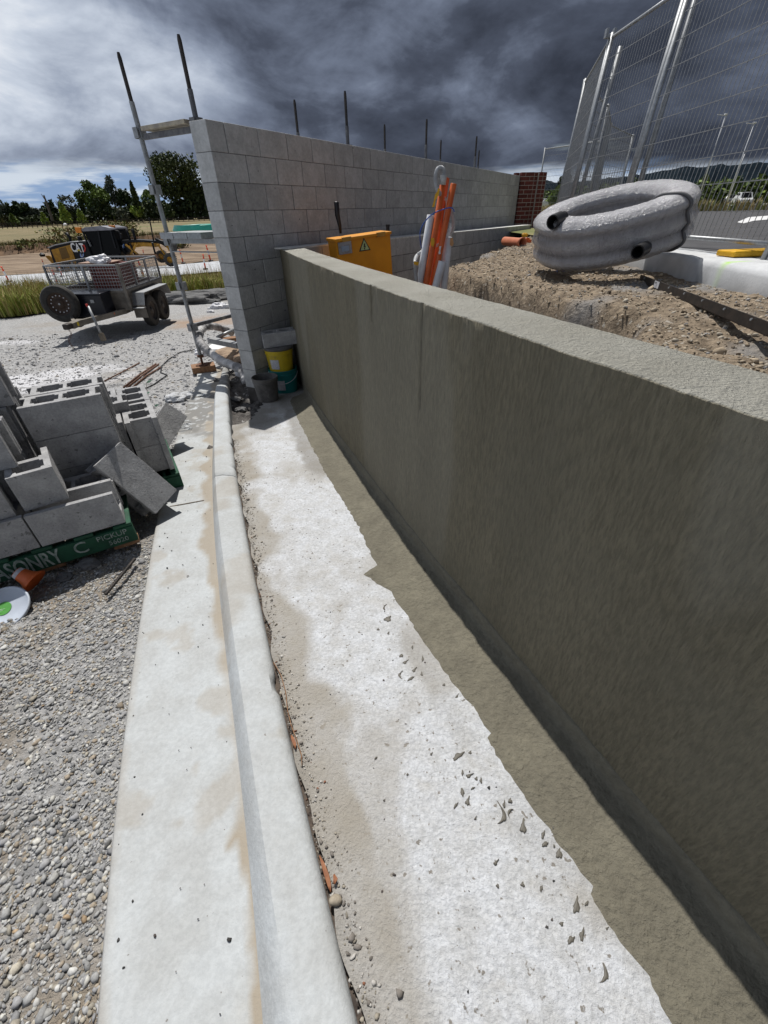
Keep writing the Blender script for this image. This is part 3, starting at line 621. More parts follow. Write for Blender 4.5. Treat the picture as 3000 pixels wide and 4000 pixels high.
N = 20000; yy = 0.2+RNG.random(N)**1.2*8; mm_ = np.array([mx0(y) for y in yy]); xx = mm_+RNG.random(N)*(2.47-mm_); P = np.c_[xx, yy]
P3 = np.c_[P, np.zeros(N)]; d = xx-mm_; f = sst((yy-1.7)/1.0); d0 = .35+.92*f+(fbm(P3, 1.6, 3, 131)-.5)*.35; wd = .55-.36*f
TM_ = .80+.05*f; hz = .10*f+.45*(1-f)+(TM_-.10*f-.45*(1-f))*sst((d-d0)/wd)+sst((yy-5.5)/2.5)*.12*sst((d-.2)/.6)+((fbm(P3, 5, 4, 133)-.5)*.10+(fbm(P3, 22, 3, 135)-.5)*.04)*.8
sz = np.clip(RNG.lognormal(math.log(.0060), .45, N), .003, .022)
stones('fill_stones', np.c_[P, hz+sz*.2], sz, [(.40, .33, .24, 7), (.30, .24, .17, 6), (.46, .41, .33, 3), (.30, .29, .28, 2), (.18, .145, .11, 2.5)], 'brown and grey stones over the heap of fill behind the rendered wall', .8)
# crumbs on slab and in the gap beside the kerb
N = 2600; yy = -.3+RNG.random(N)*3.6; xx = XR(yy)+np.abs(RNG.normal(0, .035, N))+.004; sz = np.clip(RNG.lognormal(math.log(.0022), .5, N), .0012, .009)
stones('grit', np.c_[xx, yy, zs(yy)+sz*.3-.004*(xx-XR(yy) < .015)], sz, [(.3, .27, .22, 3), (.2, .18, .16, 3), (.45, .43, .4, 2), (.22, .1, .06, .4)], 'fine grit lying along the joint between kerb and slab')
N = 420; yy = .0+RNG.random(N)**.8*3.6; a_, b_ = XS(yy), fx(yy)-.3; xx = a_+(b_-a_)*RNG.random(N); k = (xx < XL(yy)-.01)|(xx > XR(yy)+.03); xx, yy = xx[k], yy[k]; zz = np.where(xx < XL(yy), zs(yy)-.05, zs(yy)); sz = np.clip(RNG.lognormal(math.log(.0022), .4, len(xx)), .0012, .006)
stones('specks', np.c_[xx, yy, zz+sz*.3], sz, [(.05, .048, .045, 5), (.12, .10, .09, 3)], 'small dark grit specks dotted over the pale concrete')
# ================================================================== concrete blocks on the pallet
def plan(xc, yc, solid, h, perm=None):
    """solid[j][i]: cells of a plan between the cuts xc, yc, extruded to height h."""
    nx, ny = len(xc), len(yc); V = [(x, y, z) for z in (0, h) for y in yc for x in xc]; Fq = []
    ix = lambda i, j, k: k*nx*ny+j*nx+i
    S = lambda i, j: 0 <= i < nx-1 and 0 <= j < ny-1 and solid[j][i]
    for j in range(ny-1):
        for i in range(nx-1):
            if not S(i, j): continue
            Fq += [(ix(i, j, 0), ix(i, j+1, 0), ix(i+1, j+1, 0), ix(i+1, j, 0)), (ix(i, j, 1), ix(i+1, j, 1), ix(i+1, j+1, 1), ix(i, j+1, 1))]
            if not S(i-1, j): Fq.append((ix(i, j, 0), ix(i, j, 1), ix(i, j+1, 1), ix(i, j+1, 0)))
            if not S(i+1, j): Fq.append((ix(i+1, j, 0), ix(i+1, j+1, 0), ix(i+1, j+1, 1), ix(i+1, j, 1)))
            if not S(i, j-1): Fq.append((ix(i, j, 0), ix(i+1, j, 0), ix(i+1, j, 1), ix(i, j, 1)))
            if not S(i, j+1): Fq.append((ix(i, j+1, 0), ix(i, j+1, 1), ix(i+1, j+1, 1), ix(i+1, j+1, 0)))
    used = sorted({v for f in Fq for v in f}); mp = {v: n for n, v in enumerate(used)}
    return [V[v] for v in used], [tuple(mp[v] for v in f) for f in Fq]
def block_mesh(kind):
    w = .19; s = .033
    if kind == 'std':      # two cells, recessed ends
        xc = [0, .022, .05, .168, .178, .212, .222, .34, .368, .39]; yc = [0, s, s+.02, w-s-.02, w-s, w]
        sol = [[1]*9, [0, 1, 1, 0, 1, 0, 1, 1, 0], [0, 1, 0, 0, 1, 0, 0, 1, 0], [0, 1, 1, 0, 1, 0, 1, 1, 0], [1]*9]
        xc = [0, .025, .055, .075, .165, .185, .205, .225, .315, .335, .365, .39]; 
        sol = [[1]*11, [0, 1, 1, 0, 1, 1, 1, 0, 1, 1, 0], [0, 1, 0, 0, 0, 1, 0, 0, 0, 1, 0], [0, 1, 1, 0, 1, 1, 1, 0, 1, 1, 0], [1]*11]
        V, Fc = plan(xc, yc, sol, .19)
    elif kind == 'half':   # one cell and an open end
        xc = [0, .03, .045, .145, .16, .19]; yc = [0, .03, .045, .125, .14, .175, .19, .29]
        sol = [[1]*5, [1, 1, 0, 1, 1], [1, 0, 0, 0, 1], [1, 1, 0, 1, 1], [1]*5, [1, 1, 0, 1, 1], [1, 0, 0, 0, 1]]
        V, Fc = plan(xc, yc, sol, .19)
    else:                  # trough block: floor low, two side shells
        yc = [0, .03, .042, .148, .16, .19]; zc = [0, .05, .062, .19]
        V, Fc = plan(yc, zc, [[1]*5, [1, 1, 0, 1, 1], [1, 0, 0, 0, 1]], .39)
        V = [(c, a, b) for a, b, c in V]
    return V, Fc
protos = {}
def cblock(kind, label, Mx):
    if kind not in protos:
        V, Fc = block_mesh(kind); o = mkobj('concrete_block', V, Fc, MT['newblock'], origin=(0, 0, 0), bevel=.0025); protos[kind] = o.data; bmx = o
    else:
        o = bpy.data.objects.new('concrete_block', protos[kind]); C.objects.link(o)
        b = o.modifiers.new('bevel', 'BEVEL'); b.width = .0025; b.segments = 2; b.limit_method = 'ANGLE'
    o.matrix_world = Mx; props(o, label, 'block', 'loose concrete blocks on the pallets'); return o
PO = Vector((-1.43, 1.885, -.01)); PA = rad(30)
def pf(x, y, z, rz=0.): return Matrix.Translation(PO) @ Matrix.Rotation(PA, 4, 'Z') @ Matrix.Translation((x, y, z)) @ Matrix.Rotation(rz, 4, 'Z')
H = .192
cblock('trough', 'trough-shaped grey block lying open side up at the front right corner of the pallet', pf(-.392, 0, 0))
cblock('std', 'grey block in the bottom front course, cut off by the left edge of the photo', pf(-.79, .002, 0))
cblock('std', 'flat grey block behind the trough-shaped block, deep in the shaded hollow', pf(-.39, .21, -.03))
cblock('std', 'grey block on the bottom course behind the front left one', pf(-.79, .2, 0))
cblock('half', 'short grey block with one square cell and an open end, standing on the trough block', pf(-.385, .045, H, rad(7)))
cblock('std', 'grey block left of the short one-celled block, second course at the left edge', pf(-.81, .03, H))
for q, (L, nm) in enumerate(((0, 'bottom'), (1, 'middle'), (2, 'top'))):
    cblock('std', f'{nm} grey block of the tall front row behind the short one-celled block', pf(-.29+.0*q, .45, H*q))
    cblock('std', f'{nm} grey block of the row right behind the tall front row', pf(-.285+.006*q, .645+.004*q, H*q))
cblock('std', 'grey block at the back of the pile with its end showing', pf(-.19, .86, H))
cblock('std', 'lower grey block at the back of the pile under the one whose end shows', pf(-.12, .86, 0))
for y, nm in ((.15, 'nearest'), (.345, 'second'), (.54, 'third'), (.735, 'fourth')):
    cblock('std', f'{nm} block of the upper left rows, its grooved end turned to the right', pf(-.73+.01*(y > .4), y, 2*H))
    cblock('std', f'block under the {nm} one of the upper left rows', pf(-.735, y+.03, H))
    if y > .3: cblock('std', f'bottom block beneath the {nm} stack of the left rows', pf(-.74, y+.05, 0))
cblock('std', 'grey block on the highest layer at the left edge, grooved end to the right', pf(-.69, .52, 3*H))
cblock('std', 'grey block pushed back on the highest layer at the left edge', pf(-.9, .33, 3*H))
cblock('trough', 'grey block lying loosely on the very top of the left pile', pf(-.93, .50, 4*H+.0, rad(5)))
for q in range(2):
    for k, nm in ((0, 'front'), (1, 'back')):
        cblock('std', f"{('lower','upper')[q]} {nm} block in the right row of the small two-layer stack", pf(.335, .62+.4*k, H*q-.06, rad(90)))
        cblock('std', f"{('lower','upper')[q]} {nm} block in the left row of the small two-layer stack", pf(.135, .66+.4*k, H*q-.06, rad(90)))
def leanblock(c, s, label):
    c = [Vector((np.array(p)-[0, 0, EYE])*s+[0, 0, EYE]) for p in c]
    e1 = (c[1]-c[0]).normalized(); e2 = (c[3]-c[0]).normalized(); n = e1.cross(e2)
    # local x = long edge, z = short edge, y = thickness away from the camera
    y = n if n.dot(Vector((-1, 1.3, -.6))) > 0 else -n
    if e2.cross(y).dot(e1) > 0: Mx = Matrix((e2, y, e1)).transposed().to_4x4(); Mx.translation = c[0]
    else: Mx = Matrix((e2, y, -e1)).transposed().to_4x4(); Mx.translation = c[1]
    return cblock('std', label, Mx @ Matrix.Scale(s, 4))
leanblock([[-1.511, 1.959, .309], [-1.437, 2.125, .364], [-1.238, 2.144, .029], [-1.313, 1.978, -.025]], 1.06, 'grey block tipped on end, leaning off the pile over the edge of the gutter')
leanblock([[-1.757, 3.343, .135], [-1.63, 3.372, -.003], [-1.734, 3.036, -.172], [-1.862, 3.007, -.034]], 1.0, 'grey block tipped up beside the small stack with its flat face to the sun')
# green pallet
def pallet(x0, y0, W_, D_, label, z0=0., txt=False):
    Mo = pf(x0, y0, z0); t = empty('pallet', tuple(Mo.translation-Vector((0, 0, .15))), label, 'pallet')
    def bx(nm, a, b, mt=MT['green']): mm = M(); mm.box(a, b, Mo); return mm.obj(nm, mt, t, bevel=.004)
    for k in range(7): bx('deck_board', (.01+k*(W_-.1)/6, .002, -.022), (.1+k*(W_-.1)/6, D_, -.003))
    for y in (.0, D_/2-.05, D_-.1):
        bx('stringer', (0, y, -.125), (W_, y+.045, -.024))
    for k in range(4): bx('spacer_block', (k*(W_-.13)/3, .006, -.150), (.13+k*(W_-.13)/3, .08, -.1255), MT['timber'])
    return t, Mo
t, Mo = pallet(-1.2, -.012, 1.22, 1.15, 'green painted timber pallet with white stencilled lettering under the pile of blocks')
xd = (Mo.to_3x3() @ Vector((1, 0, 0))); 
text('MASONRY', .125, MT['stencil'], t, 'lettering', Mo @ Vector((.69, -.002, -.075)), xd, (0, 0, 1), .001, .58, .002)
text('C', .10, MT['stencil'], t, 'lettering', Mo @ Vector((.955, -.002, -.068)), xd, (0, 0, 1), .001)
text('PICKUP', .045, MT['stencil'], t, 'lettering', Mo @ Vector((1.11, -.002, -.048)), xd, (0, 0, 1), .001)
text('56020', .040, MT['stencil'], t, 'lettering', Mo @ Vector((1.13, -.002, -.092)), xd, (0, 0, 1), .001)
t2, M2 = pallet(-.05, .58, .40, .95, 'second green pallet under the small stack of blocks, its corner showing', -.075)
# ---- litter on the gravel
def gz(x, y): return float(ground_h(np.array([[x, y]]))[0])
cn = empty('broken_cone', tuple(G(108, 2255, -.17)), 'broken small orange traffic cone with a dirty white band lying by the pallet', 'cone')
a = Vector(G(66, 2236, -.07)); b = Vector(G(124, 2266, -.115)); ax = (b-a).normalized(); L = (b-a).length
mm = M(); mm.lathe([(.029, 0), (.033, .25*L)], a, ax, 22, False); o = mm.obj('white_band', MT['paper'], cn, smooth=True)
mm = M(); mm.lathe([(.026, -.002), (.0285, -.002), (.0325, .24*L), (.037, .6*L), (.045, .86*L), (.062, L+.010), (.065, L+.014), (.062, L+.017), (.04, .9*L)], a+ax*.0, ax, 22, False); mm.obj('cone_shell', MT['orange'], cn, smooth=True)
lc = Vector(G(14, 2378, -.135)); ln = Vector((.12, -.42, 1)).normalized()
ld = empty('white_disc', tuple(lc), 'round white bucket lid with a green round label lying on the gravel', 'bucket lid')
mm = M(); mm.lathe([(.001, -.006), (.103, -.006), (.110, -.004), (.112, .006), (.107, .010), (.102, .006), (.098, .0), (.04, .001), (.001, .0015)], lc, ln, 48, False); mm.obj('lid_disc', pm('lid_plastic', (.50, .55, .63), (.42, .46, .53), 9, .4), ld, smooth=True)
mm = M(); mm.lathe([(.001, .004), (.034, .0035), (.034, .002)], lc, ln, 32, False); gl = mm.obj('green_label', flat('label_green', (.09, .34, .06), .5), ld)
for k in range(4): text(('lllllll', 'llllllll', 'lllllll', 'lllll')[k].replace('l', '-'), .014, MT['white_paint'], ld, 'label_print', lc+ln*.0052+Vector((-.003, .015-.010*k, 0)), (1, .3, 0), (0, 1, .2), .0003)
def rod(name, pts, r, mt, label, cat, ribs=0, group=None, n=8):
    mm = M()
    if ribs:
        P = [Vector(p) for p in pts]; Q = []; R = []
        for k in range(ribs*2+1):
            f = k/(ribs*2); Q.append(P[0].lerp(P[-1], f)); R.append(r*(1.16 if k % 2 else .9))
        mm.tube(Q, R, n)
    else: mm.tube(pts, r, n)
    o = mm.obj(name, mt, smooth=not ribs); props(o, label, cat, group); return o
def lay(px, off=.012, zadd=-.085): p = Gz(px[0], px[1], zadd); p[2] = gz(p[0], p[1])+off; return tuple(p)
rod('rebar', [G(527, 2182, -.145), G(412, 2322, -.135)], .0085, MT['dkmetal'], 'short rusty ribbed steel bar lying on the gravel beside the gutter', 'rebar', 22)
for k, (p, q) in enumerate((((485, 1517), (610, 1425)), ((497, 1517), (620, 1425)), ((520, 1515), (628, 1437)), ((410, 1492), (545, 1420)))):
    rod('steel_rod', [lay(p), lay(((p[0]+q[0])/2, (p[1]+q[1])/2), .02), lay(q, .015)], .012 if k < 3 else .01, MT['rust'], ('left rusty rod of the three lying together on the yard', 'middle rusty rod of the three lying together on the yard', 'right rusty rod of the three lying together on the yard', 'single rusty rod lying apart behind the block pile')[k], 'rod')
rod('black_cable', [lay(p, .012) for p in ((563, 1525), (600, 1505), (640, 1478), (655, 1470), (628, 1458), (632, 1432), (660, 1405), (705, 1378), (760, 1366))], .008, MT['black'], 'thin black cable curling across the grey yard', 'cable')
wp = Gz(712, 1672, -.04); mm = M()
for k in range(5):
    c = wp+[.01*math.sin(k*2), .01*math.cos(k*3), .012+.007*k]; r = .05+.006*math.sin(k*1.7)
    mm.tube([(c[0]+r*1.3*math.cos(t_), c[1]+r*math.sin(t_+.2*k), c[2]+.006*math.sin(3*t_+k)) for t_ in np.linspace(0, 2*math.pi, 20, endpoint=False)], .0022, 5, closed=True)
props(mm.obj('wire_coil', MT['galv'], smooth=True), 'small coil of shiny tie wire on the gutter edge', 'wire')
# green sprig
sp = lay((595, 1625), .0); sg = empty('green_sprig', sp, 'small sprig of grey-green gum leaves between the blocks', 'sprig'); sv = M(); mm = M()
for k in range(9):
    a_ = k*2.4; tip = Vector(sp)+Vector((.05*math.cos(a_), .05*math.sin(a_), .10+.03*k)); mm.tube([sp, tip], .002, 5)
    d_ = Vector((math.cos(a_), math.sin(a_), .3)).normalized(); s_ = d_.orthogonal().normalized()*.014
    sv.add([tip, tip+d_*.03+s_, tip+d_*.07, tip+d_*.03-s_], [(0, 1, 2, 3)])
mm.obj('stem', MT['bark'], sg)
o = sv.obj('leaves', flat('gum_leaf', (.07, .16, .10), .5), sg)
# mortar lumps
for k, (px, r) in enumerate((((355, 2215), .05), ((255, 2265), .035), ((430, 2110), .045), ((690, 1565), .10), ((735, 1552), .08), ((300, 2120), .03), ((920, 1560), .06), ((940, 1600), .05))):
    p = np.array(lay(px, r*.3)) if k < 6 else Gz(*px, -.1); V = IV.copy(); bm = bmesh.new(); bmesh.ops.create_icosphere(bm, subdivisions=3, radius=1); V = np.array([v.co[:] for v in bm.verts]); Fk = [[v.index for v in f.verts] for f in bm.faces]; bm.free()
    V = V*(1+1.3*(fbm(V, 1.9, 5, 200+k)-.5)[:, None])*[r*1.2, r*.9, r*.5]+p
    o = mkobj('mortar_lump', V, Fk, MT['slab'] if k in (3, 4) else MT['mortar'], smooth=False); setcol(o, np.zeros((len(V), 4)))
    props(o, ('brown grey lump of dried mortar against the green pallet', 'small lump of dried mortar below the stencilled letters', 'mortar lump under the leaning block', 'large rough mortar lump at the edge of the slurry on the gutter', 'rough mortar lump next to the gutter slurry, nearer the timber pad', 'small mortar lump by the pallet lettering', 'mortar lump in the dug hole by the kerb end', 'second lump in the dug hole nearer the slab')[k], 'mortar lump')
# dry leaves, twig, pebble beside the kerb
lf_m = pm('dry_leaf', (.28, .12, .055), (.18, .07, .035), 60, .7)
def leaf(pxs, label, lift=.008):
    P = [Gz(*Z8(*p), 0) for p in pxs]; mm = M(); V = []; n = len(P)
    for i, p in enumerate(P):
        d = P[min(i+1, n-1)]-P[max(i-1, 0)]; s_ = np.array([-d[1], d[0], 0]); s_ = s_/(np.linalg.norm(s_)+1e-9)*.006*math.sin(math.pi*(i+.25)/(n-.5)); p = p+[0, 0, lift+.004*math.sin(i*1.3)]
        V += [tuple(p-s_+[0, 0, .003]), tuple(p), tuple(p+s_+[0, 0, .004])]
    mm.add(V, [(i*3+k, i*3+k+1, i*3+k+4, i*3+k+3) for i in range(n-1) for k in range(2)]); o = mm.obj('dry_leaf', lf_m, smooth=True)
    sm = o.modifiers.new('thick', 'SOLIDIFY'); sm.thickness = .0006; props(o, label, 'leaf'); return o
leaf([(1175, 1310), (1195, 1360), (1215, 1420), (1228, 1470), (1235, 1505)], 'long curled orange-brown leaf in the gap beside the kerb')
leaf([(1022, 660), (1032, 685), (1042, 710), (1045, 735)], 'short curled brown leaf beside the chipped kerb edge')
leaf([(1252, 1410), (1262, 1440), (1255, 1465)], 'thin reddish leaf next to the long curled one')
rod('twig', [tuple(Gz(*Z8(*p), .008)) for p in ((925, 260), (965, 330), (990, 420), (1000, 520), (1020, 600), (1050, 680), (1075, 760), (1078, 815))], .0016, MT['timber'], 'thin dry twig lying along the joint beside the kerb', 'twig', n=5)
bm = bmesh.new(); bmesh.ops.create_icosphere(bm, subdivisions=2, radius=1); V = np.array([v.co[:] for v in bm.verts]); Fk = [[v.index for v in f.verts] for f in bm.faces]; bm.free()
V = V*(1+.4*(fbm(V, 1.5, 3, 300)-.5)[:, None])*[.017, .012, .010]+Gz(*Z8(1260, 1543), .006)
o = mkobj('pebble', V, Fk, pm('tan_pebble', (.36, .31, .24), None, 90, .9), smooth=True); props(o, 'tan pebble in the joint near the long curled leaf', 'pebble')
# wet mortar splatters on the slab
spl = [(298, 163, 24, 1.2), (245, 220, 9, 1), (430, 318, 9, 2.2), (370, 362, 14, 1.1), (390, 398, 13, 1.6), (485, 380, 12, 2.4), (440, 440, 13, 2), (480, 462, 10, 2), (420, 487, 15, 2.6), (360, 468, 14, 3.2), (600, 520, 10, 1), (670, 582, 10, 2), (675, 905, 26, 2.4), (742, 885, 11, 1.2), (700, 995, 11, 2), (735, 1010, 15, 1.8), (775, 1025, 11, 1.3), (800, 1037, 12, 2), (755, 1078, 9, 2.2), (700, 1100, 17, 1.8), (728, 1150, 18, 1.8), (663, 1172, 13, 2.6), (925, 1165, 13, 2.4), (958, 1145, 14, 1.1), (925, 1232, 26, 3), (950, 1205, 14, 3.4), (1028, 1290, 26, 1.7), (770, 1240, 8, 1.6), (1135, 1330, 15, 2.4), (1145, 1380, 17, 1.6), (1222, 1432, 24, 1.4), (880, 1480, 13, 2), (890, 1605, 11, 1.2), (1025, 1597, 14, 1.1), (1125, 1620, 13, 1.7), (1315, 1718, 28, 1.8), (1370, 1700, 12, 2), (1235, 1810, 13, 1.3), (1285, 1897, 21, 1.7), (1345, 1872, 22, 2.4), (1475, 2090, 26, 3), (300, 240, 8, 2), (275, 105, 11, 3), (232, 915, 8, 1.6), (403, 1003, 8, 1), (532, 893, 8, 1.6), (278, 1143, 7, 1), (1190, 1290, 9, 2), (1195, 1390, 8, 1.5), (1480, 1835+0, 8, 2)]
spl.sort(key=lambda s: s[1])
ONES = ['', 'first', 'second', 'third', 'fourth', 'fifth', 'sixth', 'seventh', 'eighth', 'ninth', 'tenth', 'eleventh', 'twelfth', 'thirteenth', 'fourteenth', 'fifteenth', 'sixteenth', 'seventeenth', 'eighteenth', 'nineteenth']
def ordinal(n):
    if n < 20: return ONES[n]
    t_, o_ = divmod(n, 10); T_ = {2: 'twent', 3: 'thirt', 4: 'fort', 5: 'fift'}[t_]
    return T_+'ieth' if o_ == 0 else T_+'y-'+ONES[o_]
for k, (x, y, r, el) in enumerate(spl):
    c = Gz(1300+x/1.3825, 2300+y/1.3825, .0); e_ = Gz(1300+(x+r)/1.3825, 2300+y/1.3825, .0); R = abs(e_[0]-c[0])*.85
    ang = random.uniform(-.7, .7)+rad(60); nn = 18; V = [(0, 0, .0034)]; 
    for ring, (rr, hh) in enumerate(((.6, .0032), (.92, .0022), (1, -.003))):
        for q in range(nn):
            a_ = 2*math.pi*q/nn; tail = 1+(.55*max(0, math.cos(a_))**5 if el > 1.5 else 0); wob = 1+.20*math.sin(3*a_+k)+.14*math.sin(5*a_+2*k)+.07*math.sin(8*a_+3*k)
            X_ = rr*R*el**.5*tail*wob*math.cos(a_); Y_ = rr*R/el**.5*wob*math.sin(a_)*(1-.45*max(0, math.cos(a_))); 
            if el > 2.9: Y_ += (X_/R)**2*R*.25*(1 if k % 2 else -1)
            V.append((X_, Y_, hh))
    ca, sa = math.cos(ang), math.sin(ang); V = np.array([(c[0]+x_*ca-y_*sa, c[1]+x_*sa+y_*ca, c[2]+z_) for x_, y_, z_ in V])
    Fk = [(0, 1+q, 1+(q+1) % nn) for q in range(nn)]+[(1+q+s*nn, 1+(q) % nn+(s+1)*nn, 1+(q+1) % nn+(s+1)*nn, 1+(q+1) % nn+s*nn) for s in range(2) for q in range(nn)]
    o = mkobj('mortar_splatter', V, Fk, MT['mud'], smooth=True); props(o, ('long curved ' if el > 2.9 else 'teardrop-shaped ' if el > 1.5 else 'roundish ')+('large' if r > 20 else 'middling' if r > 11 else 'tiny')+' blob of wet mortar, '+ordinal(k+1)+' from the far end of the slab', 'splatter', 'wet mortar splatters on the slab')

# ================================================================== buckets in the corner
def bucket(name, c, r0, r1, h, mt, label, bands=(), handle=None):
    t = empty(name, tuple(c), label, 'bucket'); mm = M()
    pr = [(r0*.9, 0), (r0, .006), (r0+(r1-r0)*.84, h*.80), (r1+.002, h*.81), (r1+.002, h*.84), (r1-.003, h*.85), (r1-.002, h*.9), (r1+.002, h*.91), (r1+.003, h*.97), (r1+.005, h*.985), (r1+.004, h), (r1-.004, h), (r1-.007, h*.96), (r0-.006, .012), (.001, .012)]
    mm.lathe(pr, c, (0, 0, 1), 40, False); o = mm.obj('pail', mt, t); smooth_angle(o, 35)
    mm = M(); a_ = [Vector(c)+Vector(((r1+.006)*math.cos(q), (r1+.006)*math.sin(q)*.9-.004, h*.86+math.sin(q)*handle[0] if handle else 0)) for q in np.linspace(math.pi, 2*math.pi, 17)] if handle else None
    if handle: mm.tube(a_, .003, 6); mm.obj('handle', MT['white'] if handle[1] else MT['dkmetal'], t, smooth=True)
    return t
c = Gz(1050, 1562, 0); bucket('bucket', c, .105, .130, .25, MT['dirty'], 'dirty grey plastic bucket caked with mortar, standing alone in front')
c2 = Gz(1118, 1526, 0)
tb = bucket('bucket', c2, .128, .156, .26, MT['teal'], 'teal green bucket with a paper label, under the yellow bucket', handle=(.10, 1))
def curved_label(c, r, a0, a1, z0, z1, mt, t, r2=None):
    mm = M(); n = 10; V = []
    for z, rr in ((z0, r), (z1, r2 or r)):
        for k in range(n): a_ = a0+(a1-a0)*k/(n-1); V.append((c[0]+rr*math.cos(a_), c[1]+rr*math.sin(a_), c[2]+z))
    mm.add(V, [(k, k+1, n+k+1, n+k) for k in range(n-1)]); return mm.obj('paper_label', mt, t, smooth=True)
curved_label(c2, .139, rad(-112), rad(-78), .05, .16, MT['paper'], tb, .151)
c3 = c2+[-.012, .0, .19]; yb = bucket('bucket', c3, .120, .148, .29, MT['byellow'], 'yellow bucket with a torn white label, stacked in the teal bucket')
curved_label(c3, .134, rad(-125), rad(-85), .09, .19, MT['paper'], yb, .144)
mm = M(); mm.lathe([(.10, .27), (.152, .275), (.156, .29), (.153, .302), (.01, .305)], c3, (0, 0, 1), 36, False); lidk = mm.obj('lid', MT['dirty'], yb, smooth=True)
qz = float(c3[2])+.306; Mx = Matrix.Translation(Vector(G(1034, 1362, qz))) @ Matrix.Rotation(rad(-62), 4, 'Z') @ Matrix.Rotation(rad(90), 4, 'Z') @ Matrix.Diagonal((1, 1, .72, 1))
bq = cblock('std', 'grey hollow block laid flat on top of the yellow bucket', Mx); bq['group'] = 'blocks used as weights'

# ================================================================== scaffold behind the wall
def wl(al, off, z): p = CW+UW*al+NW*off; return (p[0], p[1], z)
sc = empty('scaffold', wl(.77, -1.84, -.45), 'steel scaffold standing behind the tall block wall, its standards rising above the top', 'scaffold')
SH = 2.73; clz = [-.35, .14, .64, 1.13, 1.63, 2.12]
def standard(al, off, z0, mt, low=True):
    b = Vector(wl(al, off, z0)); mm = M(); mm.tube([b, (b.x, b.y, SH-.36)], .0255, 12); s = mm.obj('standard', mt, sc, smooth=False); smooth_angle(s)
    mm = M(); mm.tube([(b.x, b.y, SH-.40), (b.x, b.y, SH-.035)], .0195, 12); mm.tube([(b.x, b.y, SH-.036), (b.x, b.y, SH)], [.0195, .013], 12); o = mm.obj('spigot', MT['dkmetal'] if low else mt, s, smooth=False)
    for z in clz:
        if z < z0+.1: continue
        mm = M()
        for q in range(4):
            d = (UW, -UW, NW, -NW)[q]; p = b.xy+Vector(d)*.052; mm.bar((p[0], p[1], z-.045), (p[0], p[1], z+.045), .07 if q < 2 else .010, .010 if q < 2 else .07, (UW[0], UW[1], 0))
            p2 = b.xy+Vector(d)*.034; mm.bar((p2[0], p2[1], z-.012), (p2[0], p2[1], z+.012), .02, .02, (UW[0], UW[1], 0))
        mm.obj('wedge_bracket', mt, s)
    return s
al_list = (.78, 3.54, 6.27, 9.06, 11.86)
standard(al_list[0], -1.84, -.24, MT['scafg']); standard(al_list[0], -.94, -.30, MT['scaf'])
for al in al_list[1:]:
    standard(al, -1.82, .5, MT['scaf']); standard(al, -.93, .5, MT['scaf']) if al < 11 else None
def member(name, a, b, w, h, mt): mm = M(); mm.bar(a, b, w, h); return mm.obj(name, mt, sc, bevel=.003)
member('toe_board', wl(.80, -1.70, 2.14), wl(.80, -1.02, 2.14), .21, .035, pm('pale_board', (.42, .37, .28), (.26, .23, .2), 12, .85, 0, .3, 30, .004, tint=((.16, .14, .13), 5, .5, .8)))
member('transom', wl(.78, -1.81, 2.085), wl(.78, -.97, 2.085), .035, .05, MT['scaf'])
member('transom', wl(.78, -1.81, 1.13), wl(.78, -.97, 1.13), .05, .05, MT['galv'])
member('transom', wl(.78, -1.81, 1.02), wl(.78, -.97, 1.02), .05, .012, MT['galv'])
for k in range(3): member('scaffold_board', wl(.62, -1.66+.235*k, 1.19), wl(3.7, -1.66+.235*k, 1.19), .225, .062, MT['galv'])
for off in (-1.84, -.94):
    for z in (.16, 1.15): member('ledger', wl(.82, off, z), wl(11.8, off, z), .045, .045, MT['scaf'])
bz = Vector(wl(.78, -1.84, 0)); mm = M(); mm.tube([(bz.x, bz.y, -.365), (bz.x, bz.y, -.20)], .017, 10); mm.lathe([(.03, -.26), (.045, -.255), (.045, -.23), (.03, -.225)], (bz.x, bz.y, 0), (0, 0, 1), 12); mm.box((bz.x-.075, bz.y-.075, -.364), (bz.x+.075, bz.y+.075, -.354)); mm.obj('base_jack', MT['rust'], sc)
Mt = Matrix.Translation((bz.x, bz.y, -.408)) @ Matrix.Rotation(rad(24), 4, 'Z'); mm = M(); mm.box((-.16, -.115, -.04), (.16, .115, .042), Mt)
props(mm.obj('timber_pad', MT['timber'], bevel=.006), 'short reddish timber pad under the foot of the front scaffold standard', 'timber')
hc = Vector(wl(.75, -1.22, 1.235)); mm = M()
for k in range(4): mm.tube([(hc.x+(.26-.008*k)*math.cos(q)*1.1, hc.y+(.24)*math.sin(q), hc.z+.012+.011*k+.003*math.sin(3*q+k)) for q in np.linspace(0, 2*math.pi, 36, endpoint=False)], .011, 8, closed=True)
props(mm.obj('hose_coil', MT['mint'], smooth=True), 'flat coil of green hose lying on the scaffold boards beside the wall', 'hose')
# dirty layflat hose looped round the foot of the scaffold
hp = [((905, 1300), 7.3), ((888, 1292), 7.2), ((845, 1277), 7.0), ((808, 1274), 6.75), ((785, 1290), 6.45), ((778, 1322), 6.15), ((793, 1353), 5.95), ((825, 1380), 5.8), ((862, 1407), 5.6), ((900, 1425), 5.4), ((935, 1440), 5.2), ((955, 1470), 5.05), ((962, 1500), 4.98)]
from mathutils import geometry
P = [Vector(AY(*p, Y_)) for p, Y_ in hp]; Q = []
for i in range(len(P)-1):
    p0, p1, p2, p3 = P[max(i-1, 0)], P[i], P[i+1], P[min(i+2, len(P)-1)]
    for k in range(10):
        f = k/10; Q.append(.5*((2*p1)+(p2-p0)*f+(2*p0-5*p1+4*p2-p3)*f*f+(3*p1-p0-3*p2+p3)*f**3))
R = [.050*(1+.10*math.sin(i*1.9)+.08*math.sin(i*.73)) for i in range(len(Q))]
